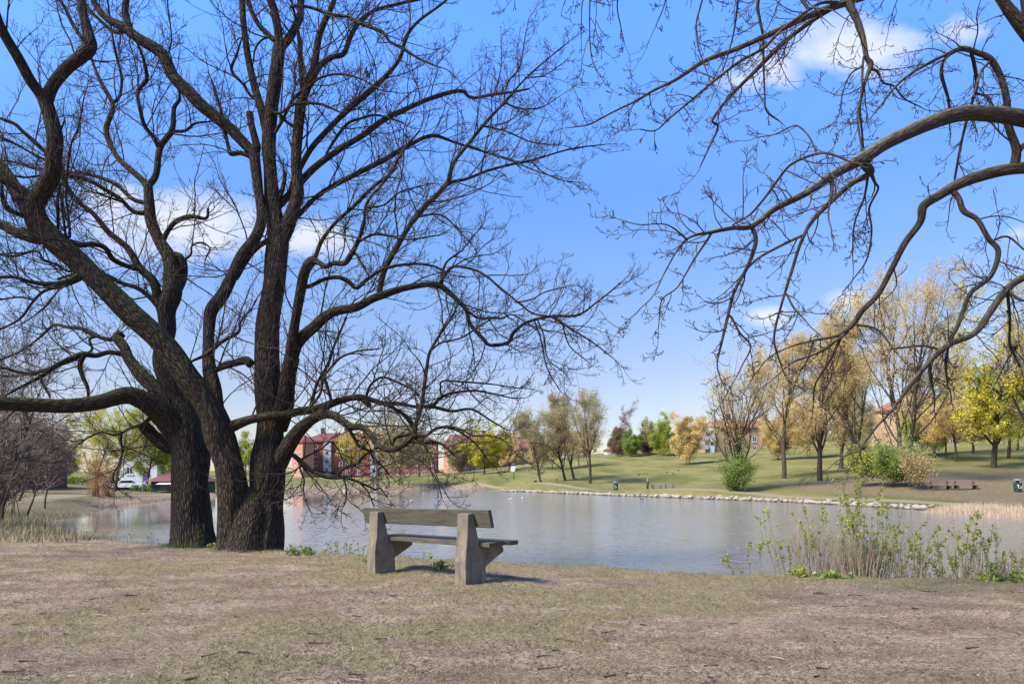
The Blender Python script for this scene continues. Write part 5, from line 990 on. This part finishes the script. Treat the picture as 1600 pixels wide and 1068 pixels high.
def skin_obj(name, verts, edges, mat, parent, sub=2):
    me = bpy.data.meshes.new(name); me.from_pydata([v[:3] for v in verts], edges, []); me.materials.append(mat)
    o = bpy.data.objects.new(name, me); COL.objects.link(o); o.parent = parent
    md = o.modifiers.new('skin', 'SKIN'); me.skin_vertices or None
    if not me.skin_vertices:
        bm = bmesh.new(); bm.from_mesh(me); bm.verts.layers.skin.verify(); bm.to_mesh(me); bm.free()
    sv = me.skin_vertices[0].data
    for i, v in enumerate(verts):
        r = v[3]; sv[i].radius = r if isinstance(r, tuple) else (r, r); sv[i].use_root = (i == 0)
    md.use_smooth_shade = True; s = o.modifiers.new('sub', 'SUBSURF'); s.levels = s.render_levels = sub
    return o
def person():
    D = 95; x = (1012-800)/F*D; o = thing('person', 'person with pale hair, dark red coat and grey trousers standing beside the benches', 'person', (x, D, ground(x, D)), (0, 0, R(-70)))
    # the body faces local -y
    v = [(0, 0, .92, (.15, .10)), (0, .01, 1.12, (.13, .10)), (0, .01, 1.32, (.16, .11)), (0, 0, 1.43, (.10, .08)), (0, -.01, 1.52, .05), (0, -.02, 1.60, (.07, .085)), (0, -.025, 1.70, (.075, .09)), (0, -.02, 1.76, (.055, .065))]
    e = [(i, i+1) for i in range(7)]
    for s in (-1, 1):
        b = len(v); v += [(s*.10, 0, .84, .09), (s*.11, -.02, .48, .058), (s*.11, .02, .12, .042), (s*.11, .02, .05, .045), (s*.12, -.13, .035, .035)]; e += [(0, b), (b, b+1), (b+1, b+2), (b+2, b+3), (b+3, b+4)]
        b = len(v); v += [(s*.19, .01, 1.40, .055), (s*.25, .03, 1.13, .042), (s*.17, -.15, .98, .03), (s*.13, -.20, .96, .027)]; e += [(2, b), (b, b+1), (b+1, b+2), (b+2, b+3)]
        for k in range(4):
            c = len(v); v += [(s*(.13-.012*k), -.235, .985-.018*k, .0095), (s*(.10-.012*k), -.262, .975-.019*k, .008), (s*(.075-.01*k), -.258, .962-.019*k, .007)]; e += [(b+3, c), (c, c+1), (c+1, c+2)]
        c = len(v); v += [(s*.13, -.20, .995, .011), (s*.11, -.222, 1.015, .009)]; e += [(b+3, c), (c, c+1)]
    c = len(v); v += [(0, -.12, 1.655, .012)]; e += [(5, c)]
    skin_obj('body', v, e, MATS['skin'], o)
    coat = [(0, 0, .80, (.19, .15)), (0, .01, 1.12, (.165, .135)), (0, .01, 1.32, (.185, .14)), (0, 0, 1.46, (.10, .085))]; ce = [(0, 1), (1, 2), (2, 3)]
    for s in (-1, 1): b = len(coat); coat += [(s*.20, .01, 1.39, .075), (s*.26, .03, 1.13, .062), (s*.17, -.15, .985, .048)]; ce += [(2, b), (b, b+1), (b+1, b+2)]
    skin_obj('coat', coat, ce, MATS['coat'], o)
    tr = [(0, 0, .90, (.16, .12))]; te = []
    for s in (-1, 1): b = len(tr); tr += [(s*.10, 0, .80, .105), (s*.11, -.02, .48, .078), (s*.11, .02, .11, .068)]; te += [(0, b), (b, b+1), (b+1, b+2)]
    skin_obj('trousers', tr, te, MATS['trousers'], o)
    for s in (-1, 1): skin_obj('shoe', [(s*.11, .04, .05, .055), (s*.12, -.15, .04, .042)], [(0, 1)], MATS['rubber'], o)
    skin_obj('hair', [(0, .02, 1.62, (.07, .07)), (0, .015, 1.71, (.088, .088)), (0, 0, 1.78, (.065, .07))], [(0, 1), (1, 2)], MATS['hair'], o)
    m = MB()
    for s in (-1, 1): m.lathe([(.002, 1.662), (.010, 1.668), (.010, 1.674), (.002, 1.68)], s*.028, -.108, 8)
    m.build('eyes', MATS['rubber'], o)
person()

# ------------------------------------------------------------------ birds
def bird(kind, loc, ang, label, group=None, s=1., scale_cat='duck'):
    body, wing = {'white': ('bird_white', 'bird_white'), 'dark': ('bird_black', 'bird_grey'), 'crow': ('bird_black', 'bird_black')}[kind]
    o = thing('crow' if kind == 'crow' else 'water_bird', label, 'bird', loc, (0, 0, ang), group); o.scale = (s, s, s); up = .13 if kind == 'crow' else .02
    skin_obj('body', [(0, 0, up+.07, (.075, .07)), (-.12, 0, up+.09, (.05, .045)), (-.22, 0, up+.10, (.02, .012)), (.10, 0, up+.09, .055), (.15, 0, up+.15, .026), (.165, 0, up+.205, .036), (.185, 0, up+.215, .028)], [(0, 1), (1, 2), (0, 3), (3, 4), (4, 5), (5, 6)], MATS[body], o)
    skin_obj('beak', [(.20, 0, up+.21, .012), (.26, 0, up+.20, .006)], [(0, 1)], MATS['orange_beak' if kind != 'crow' else 'bird_black'], o, 1)
    for k in (-1, 1): skin_obj('wing', [(.05, k*.055, up+.10, (.02, .04)), (-.08, k*.06, up+.105, (.02, .04)), (-.19, k*.02, up+.11, (.008, .015))], [(0, 1), (1, 2)], MATS[wing], o, 1)
    if kind == 'crow':
        for k in (-1, 1): m = MB(); m.tube([(0, k*.03, up+.03), (.01, k*.03, 0)], .007, 5); m.build('leg', MATS['bird_black'], o)
def on_water(px, py): D = (CZ-WL)*F/(py-HOR); return ((px-800)/F*D, D, WL)
for i, (px, py, k, s) in enumerate([(607, 776, 'white', 1), (642, 784, 'white', 1), (538, 767, 'white', 1.4), (662, 772, 'white', 1), (630, 785, 'dark', 1), (797, 781, 'white', 1), (816, 779, 'white', 1), (1003, 781, 'dark', 1)]):
    bird(k, on_water(px, py), i*1.3, 'white water bird swimming far out on the pond' if k == 'white' else 'dark water bird swimming far out on the pond', 'white birds on the pond' if k == 'white' else 'dark birds on the pond', s)
for i, (px, D) in enumerate([(998, 118), (1052, 116), (1042, 120), (1060, 125), (822, 116), (870, 110), (900, 112)]):
    x = (px-800)/F*D; bird('crow', (x, D, ground(x, D)), i*2.1, 'black crow walking on the far lawn', 'crows on the far lawn', 1.2)
p = at(566, 118, D2+.3); bird('crow', (p[0], p[1], p[2]), R(200), 'dark bird perched high in the twin-stemmed tree', None, .5)
for o_ in COL.objects:
    if o_.get('label', '').startswith('dark bird perched'): o_.rotation_euler = (0, R(-55), R(200))

# ------------------------------------------------------------------ stone edging of the far shore
def boulders():
    ms = []
    for k in range(6):
        bm = bmesh.new(); bmesh.ops.create_icosphere(bm, subdivisions=3, radius=1); r = np.random.default_rng(k)
        o1 = r.uniform(0, 50)
        for v in bm.verts:
            c = v.co; n = float(fbm(np.array([c.x*1.1+o1+c.z]), np.array([c.y*1.1+o1-c.z]), 3)[0])-.5
            v.co = c*(1+n*.55); v.co.z *= .68; v.co.y *= .85
        me = bpy.data.meshes.new('boulder'); bm.to_mesh(me); bm.free(); me.materials.append(MATS['stone'])
        for p_ in me.polygons: p_.use_smooth = True
        ms.append(me)
    line = np.array([(-1.5, 107.5), (3, 101.5), (12.2, 82.5), (19.6, 70.6), (25.0, 59.7), (27.8, 50), (27.9, 46)]); seg = np.hypot(*np.diff(line, axis=0).T); cs = np.r_[0, np.cumsum(seg)]; pos = 0; n = 0
    R_ = random.Random(4)
    while pos < cs[-1]:
        i = min(np.searchsorted(cs, pos, 'right')-1, len(line)-2); f = (pos-cs[i])/seg[i]; p_ = line[i]*(1-f)+line[i+1]*f
        t = (line[i+1]-line[i])/seg[i]; nrm = np.array([-t[1], t[0]]); s = R_.choice([.17, .2, .24, .28, .32])*R_.uniform(.85, 1.15)
        for row in range(1 if R_.random() < .55 else 2):
            q = p_+nrm*(R_.uniform(-.15, .25)+row*.42)
            o = bpy.data.objects.new('boulder', R_.choice(ms)); COL.objects.link(o); o.location = (q[0], q[1], WL+.13+row*.15+R_.uniform(-.03, .05)); o.scale = (s*R_.uniform(.9, 1.25), s, s*R_.uniform(.8, 1.1)*(.8 if row else 1)); o.rotation_euler = (R_.uniform(-.2, .2), R_.uniform(-.2, .2), R_.uniform(0, 6.28))
            tag(o, 'pale rounded boulder in the row edging the far shore', 'boulder', 'boulders edging the far shore'); n += 1; s *= .8
        pos += s*R_.uniform(1.7, 2.5)+.08
    print('boulders', n)
boulders()
def rock(px, D, s, label):
    x = (px-800)/F*D; bm = bmesh.new(); bmesh.ops.create_icosphere(bm, subdivisions=3, radius=1)
    for v in bm.verts: c = v.co; v.co = c*(1+(float(fbm(np.array([c.x*1.5+7]), np.array([c.y*1.5+c.z]), 3)[0])-.5)*.6)
    me = bpy.data.meshes.new('rock'); bm.to_mesh(me); bm.free(); o = link('rock', me, MATS['dark_stone']); o.location = (x, D, ground(x, D)+s*.4); o.scale = (s, s*.9, s*.8); tag(o, label, 'rock')
rock(480.5, 12.2, .085, 'small dark stone on the bank right of the twin-stemmed tree'); rock(189, 15.5, .09, 'small dark stone at the water left of the single-trunk tree')

# ------------------------------------------------------------------ reeds, ground cover and litter
def blades(name, X, Y, h, w, mat, zoff=-.02, lean=.25, kind='stuff', tint=None, flat=False):
    n = len(X); Z = height(X, Y)+zoff; C = np.c_[X, Y, Z]; az = rng.uniform(0, 6.28, n); ln = np.abs(rng.normal(0, lean, n))
    if flat: ln = rng.uniform(.9, 1.5, n)
    d = norm(np.c_[np.cos(az)*np.tan(np.minimum(ln, 1.5)), np.sin(az)*np.tan(np.minimum(ln, 1.5)), np.ones(n)]); h = h*rng.uniform(.6, 1.2, n)
    a2 = rng.uniform(0, 6.28, n); sd = np.c_[np.cos(a2), np.sin(a2), np.zeros(n)]*(w*.5)
    tip = C+d*h[:, None]; V = np.stack([C-sd, C+sd, tip], 1).reshape(-1, 3); T = np.arange(3*n).reshape(-1, 3)
    o = link(name, npmesh(name, V, T, smooth=False, fattr={'tint': rng.random(n) if tint is None else tint}), MATS[mat]); tag(o, kind=kind); return o
def near_points(n, r0, r1, amax=43):
    a = np.radians(rng.uniform(-amax, amax, n)); r = r0*(r1/r0)**rng.random(n); return r*np.sin(a), r*np.cos(a)
x, y = near_points(220000, 3.6, 17); g = grassy(x, y); k = (pond_d(x, y) > .15) & (rng.random(len(x)) < .10+.75*g**1.5)
blades('dry_grass', x[k], y[k], .045, .0050, 'straw', zoff=-.001, flat=True)
x, y = near_points(60000, 3.8, 16); k = (pond_d(x, y) > .4) & (rng.random(len(x)) < .06+.5*vnoise(x*1.3+8, y*2)**2); blades('leaf_litter', x[k], y[k], .028, .011, 'litter', zoff=.001, flat=True)
x, y = near_points(60000, 6, 21, 45); d = pond_d(x, y); k = (d > .1) & (d < .9+.9*vnoise(x*.8, y*.8)) & (rng.random(len(x)) < .35+.6*(vnoise(x*1.7+3, y*1.7) > .5)); blades('bank_grass', x[k], y[k], .075, .006, 'grass_green', lean=.5)
x, y = near_points(60000, 4, 16); k = (pond_d(x, y) > .3) & (fbm(x*.9+40, y*1.3+7, 3) > .60) & (rng.random(len(x)) < .5); blades('short_grass', x[k], y[k], .04, .006, 'grass_green', lean=.7)
m_leaf('dark_litter', (.025, .018, .014), (.06, .042, .03), (.12, .085, .06), .0)
x, y = near_points(26000, 3.6, 16); k = (pond_d(x, y) > .3) & (vnoise(x*1.1+80, y*1.6) > .35); blades('twig_litter', x[k], y[k], .055, .0075, 'dark_litter', zoff=.002, flat=True)
for cx_, cy_, rr_ in ((-6.33, 13.5, .42), (-4.93, 12.9, .56)):
    a = rng.uniform(0, 6.28, 1500); r = rr_+np.abs(rng.normal(0, .12, 1500)); blades('trunk_foot_grass', cx_+r*np.cos(a), cy_+r*np.sin(a), .07, .007, 'grass_green' if rr_ < .5 else 'straw', lean=.5)
a = rng.uniform(0, 6.28, 700); r = .16+np.abs(rng.normal(0, .07, 700)); hx = np.where(rng.random(700) < .5, -.47, -1.8); blades('bench_foot_grass', hx+r*np.cos(a), np.where(hx > -1, 8.45, 9.6)+r*np.sin(a), .045, .006, 'grass_green', lean=.6)
# rough grass on the bank at the far left
x = rng.uniform(-26, -9, 60000); y = rng.uniform(14, 42, 60000); d = pond_d(x, y); k = (d > -.2) & (d < 6) & (x < -.55*y-1); blades('rough_grass', x[k], y[k], .22, .02, 'straw', lean=.6)
x = rng.uniform(-26, -9, 30000); y = rng.uniform(14, 36, 30000); d = pond_d(x, y); k = (d > .2) & (d < 7) & (vnoise(x*.6, y*.6) > .5) & (x < -.55*y); blades('rough_green_grass', x[k], y[k], .16, .02, 'grass_green', lean=.5)
def reeds(name, line, w, n, h):
    L = np.array(line, float); s = np.hypot(*np.diff(L, axis=0).T); c = np.r_[0, np.cumsum(s)]; t = rng.random(n)*c[-1]; i = np.minimum(np.searchsorted(c, t, 'right')-1, len(L)-2); f = ((t-c[i])/s[i])[:, None]
    p_ = L[i]*(1-f)+L[i+1]*f; tt = (L[i+1]-L[i])/s[i][:, None]; q = p_+np.c_[-tt[:, 1], tt[:, 0]]*rng.uniform(-w, w, n)[:, None]
    o = blades(name, q[:, 0], q[:, 1], h, .035, 'reed', lean=.22); return o
reeds('dry_reeds', [(27.6, 44), (27.4, 40.5), (28.4, 36.8), (33, 33.6), (42, 31.5)], 2.0, 26000, .62)
reeds('dry_reeds', [(-30.0, 50), (-31.6, 54), (-35.2, 68), (-34.5, 78)], .8, 8500, .5); reeds('dry_reeds', [(-34, 82), (-30.5, 112), (-25.5, 133), (-14, 142), (-6, 123)], 1.6, 16000, .8)

def sticks():
    pts = [(172, 930), (195, 932), (60, 963), (85, 1012), (100, 990), (218, 953), (283, 977), (365, 962), (372, 1022), (385, 1021), (140, 940), (480, 994), (545, 1061), (590, 1005), (610, 935), (555, 1047), (680, 984),
           (905, 1018), (890, 1018), (1000, 976), (940, 990), (1085, 1046), (1100, 1040), (1140, 974), (1205, 1028), (1300, 948), (1325, 930), (1385, 996), (1270, 929), (1425, 956), (1505, 995), (1515, 922), (1580, 925), (1240, 910), (944, 1063), (840, 1047), (1040, 1040), (20, 975), (250, 905), (280, 912), (30, 1050), (640, 1040)]
    pts += [(random.uniform(0, 1600), random.uniform(905, 1068)) for _ in range(46)]
    for i, (px, py) in enumerate(pts):
        D = CZ*F/(py-HOR); x = (px-800)/F*D; z = ground(x, D); L = random.uniform(.05, .2)*(1.6 if i < 41 and i % 5 == 0 else .85); r = random.uniform(.0035, .0075)
        P, Q = grow(np.zeros((1, 3)), np.array([[1., 0, 0]]), np.array([L]), np.array([r]), 6, .12, .08, 0, .6); P[..., 2] = P[..., 2]*.25+r*.8; V, q, B = tubes(P, Q, 6)
        o = link('fallen_stick', npmesh('fallen_stick', V, q, {'bark': B}), MATS['bark_far' if i % 3 else 'dry_stalk']); o.location = (x, D, z+.004); o.rotation_euler = (0, 0, random.gauss(0, .5)); tag(o, 'broken dry stick lying on the trodden ground', 'stick', 'fallen sticks on the ground')
sticks()

# ------------------------------------------------------------------ plants along the near bank
def shoot(px, D, h, lean, nst, leafn, label, group, lsz=.035, stem='green_stem', name='leafy_shoot', spread=.05, top=.0, leaf='leaf_fresh', branch=3):
    x = (px-800)/F*D; z = ground(x, D)-.02; loc = np.array([x, D, z]); o = thing(name, label, 'plant', tuple(loc), group=group)
    S = loc+np.c_[rng.normal(0, spread, (nst, 2)), np.zeros(nst)]
    P, Q = grow(S, np.c_[lean+rng.normal(0, .12, nst), rng.normal(0, .12, nst), np.ones(nst)], h*rng.uniform(.75, 1, nst), np.full(nst, .0042 if leafn else .0052), 10, .05, .04, .03, .4)
    ps = [tubes(P, Q, 5)]; LP = [P[:, 3:].reshape(-1, 3)]
    if branch:
        a = spawn(P, Q, branch, .35, .95, (20, 45), (.15, .3), .7, zb=.3); P2, Q2 = grow(a[0], a[1], a[2], a[3], 6, .08, .05, .05); ps.append(tubes(P2, Q2, 4)); LP.append(P2[:, 2:].reshape(-1, 3))
    V, q, B = join(ps); link('stem', npmesh('stem', V-loc, q, {'bark': B}), MATS[stem], o)
    if leafn:
        C = np.concatenate(LP); wgt = np.clip((C[:, 2]-z)/h, .05, 1)**1.2; C = C[rng.choice(len(C), leafn*nst, p=wgt/wgt.sum())]+rng.normal(0, .014, (leafn*nst, 3))
        leaf_mesh('leaves', C, lsz*rng.uniform(.5, 1.4, len(C)), MATS[leaf], o, loc, 1.5)
lip = lambda px: 1440/(np.interp(px, [0, 85, 265, 445, 560, 800, 1000, 1200, 1600], [838, 838, 852, 860, 868, 878, 888, 898, 905])-HOR)+.25
green = [(1177, 905, 818, -.12), (1186, 900, 800, -.2), (1222, 900, 812, -.25), (1205, 900, 790, -.1), (1262, 900, 795, -.3), (1277, 900, 790, -.2), (1300, 903, 788, -.15), (1318, 905, 770, -.1), (1335, 905, 745, -.05), (1343, 905, 742, .02), (1352, 905, 750, 0), (1362, 905, 765, .08), (1372, 905, 770, .05),
         (1385, 905, 762, -.05), (1398, 905, 790, .05), (1440, 905, 800, .1), (1425, 905, 780, 0), (1480, 905, 795, -.05), (1474, 905, 800, .05), (1500, 905, 805, 0), (1520, 905, 800, .1), (1540, 905, 812, .05), (1548, 905, 800, -.1), (1565, 905, 815, 0), (1580, 905, 820, .05), (1595, 905, 810, 0)]
ORD = ['leftmost', 'second', 'third', 'fourth', 'fifth', 'sixth', 'seventh', 'eighth', 'ninth', 'tenth', 'eleventh', 'twelfth', 'thirteenth', 'fourteenth', 'fifteenth', 'sixteenth', 'seventeenth', 'eighteenth', 'nineteenth', 'twentieth', 'twenty-first', 'twenty-second', 'twenty-third', 'twenty-fourth', 'twenty-fifth', 'rightmost']
order = np.argsort(np.argsort([g[0] for g in green]))
for i, (px, by, ty, ln) in enumerate(green):
    D = lip(px)+random.uniform(-.1, .35); h = (by-ty)/F*D; shoot(px-ln*40, D, h*1.05, ln, 4 if 1310 < px < 1560 else 2, 85, ORD[order[i]]+' leafy green shoot from the left along the near bank', 'leafy shoots on the near bank at the right', .023)
for i in range(64):
    px = random.uniform(1285, 1610) if i < 56 else random.uniform(1220, 1290); D = lip(px)+random.uniform(-.1, .6); h = random.uniform(.55, .95)*(1 if px < 1480 else .8)
    shoot(px, D, h, random.uniform(-.2, .2), 11, 0, 'clump of thin dry brown stalks on the near bank', 'dry stalk clumps on the near bank', stem='dry_stalk', name='dry_stalk_clump', spread=.11, branch=4)
for px, ty, ln in [(1128, 835, -.35), (1112, 862, -.5), (1145, 822, -.3), (1230, 800, -.4), (1256, 845, -.45), (1165, 870, -.3), (1240, 790, -.25), (1215, 802, -.05), (1290, 820, -.4), (1310, 800, -.5), (835, 845, .05), (862, 840, .1), (938, 858, .0), (1020, 872, .05), (905, 872, .1)]:
    D = lip(px)+.1; by = HOR+CZ/D*F; shoot(px-ln*25, D, (by-ty)/F*D*1.1, ln, 1, 4, 'single bare stalk leaning over the water', 'single stalks leaning over the water', .02, 'dry_stalk', 'dry_stalk', branch=1)
for px in list(np.linspace(450, 562, 12))+[575, 600, 622, 640, 655, 668, 690, 775, 800, 820]:
    D = lip(px)+random.uniform(-.05, .3); shoot(px, D, random.uniform(.2, .5 if px < 570 else .25), random.uniform(-.15, .15), 3, 14, 'small budding weed on the bank between tree and bench', 'small weeds along the bank', .024, 'green_stem', 'bank_weed', .05, leaf='leaf_lime' if random.random() < .5 else 'leaf_fresh', branch=2)
for px in list(np.linspace(95, 262, 12)):
    D = lip(px)+random.uniform(0, .5); shoot(px, D, random.uniform(.2, .4), random.uniform(-.15, .15), 4, 7, 'thin pale weed on the bank left of the trunks', 'thin weeds left of the trunks', .02, 'dry_stalk', 'bank_weed', .09, leaf='straw', branch=2)
def clump(px, py, w, h, label, lsz=.05, n=90, leaf='leaf_fresh', name='leafy_clump', D=None):
    D = D or CZ*F/(py-HOR); x = (px-800)/F*D; z = ground(x, D); loc = np.array([x, D, z]); o = thing(name, label, 'plant', tuple(loc)); k = 14
    S = loc+np.c_[rng.normal(0, w*.25, (k, 2)), np.zeros(k)]; P, Q = grow(S, np.c_[rng.normal(0, .5, (k, 2)), np.ones(k)], h*rng.uniform(.6, 1.1, k), np.full(k, .003), 5, .1); V, q, B = tubes(P, Q, 4); link('stem', npmesh('stem', V-loc, q, {'bark': B}), MATS['green_stem'], o)
    C = P[:, 1:].reshape(-1, 3); C = C[rng.integers(0, len(C), n)]+rng.normal(0, .02, (n, 3)); C[:, 2] = np.maximum(C[:, 2], z+.01); leaf_mesh('leaves', C, lsz*rng.uniform(.6, 1.3, n), MATS[leaf], o, loc, 1.3)
clump(690, 890, .22, .12, 'green leafy weed growing between the bench supports', .045, 110); clump(337, 850, .22, .17, 'bright green weed at the gap between the two old trees', .05, 90, 'leaf_fresh', D=13.3)
clump(458, 863, .30, .15, 'low dark green weeds right of the twin-stemmed tree', .035, 160, 'leaf_green', D=12.0); clump(478, 866, .25, .10, 'low green weeds beside the small dark stone', .03, 110, 'leaf_green', D=12.0); clump(575, 878, .2, .06, 'flat green tuft left of the bench', .03, 80, 'leaf_green'); clump(748, 912, .16, .06, 'flat green tuft at the foot of the right bench support', .03, 70, 'leaf_green')
clump(1555, 905, .25, .12, 'broad-leaved green weed near the right edge', .07, 30, 'leaf_green', D=8.9); clump(1590, 903, .3, .14, 'broad-leaved green weed at the right edge', .08, 30, 'leaf_green', D=8.9); clump(1530, 902, .2, .08, 'small broad-leaved weed at the foot of the stalks', .05, 30, 'leaf_fresh', D=8.95); clump(1250, 898, .25, .12, 'bright weed at the left end of the stalks', .05, 90, 'leaf_fresh', D=9.3); clump(1300, 902, .3, .1, 'low green weed in front of the stalks', .05, 90, 'leaf_green', D=9.2)
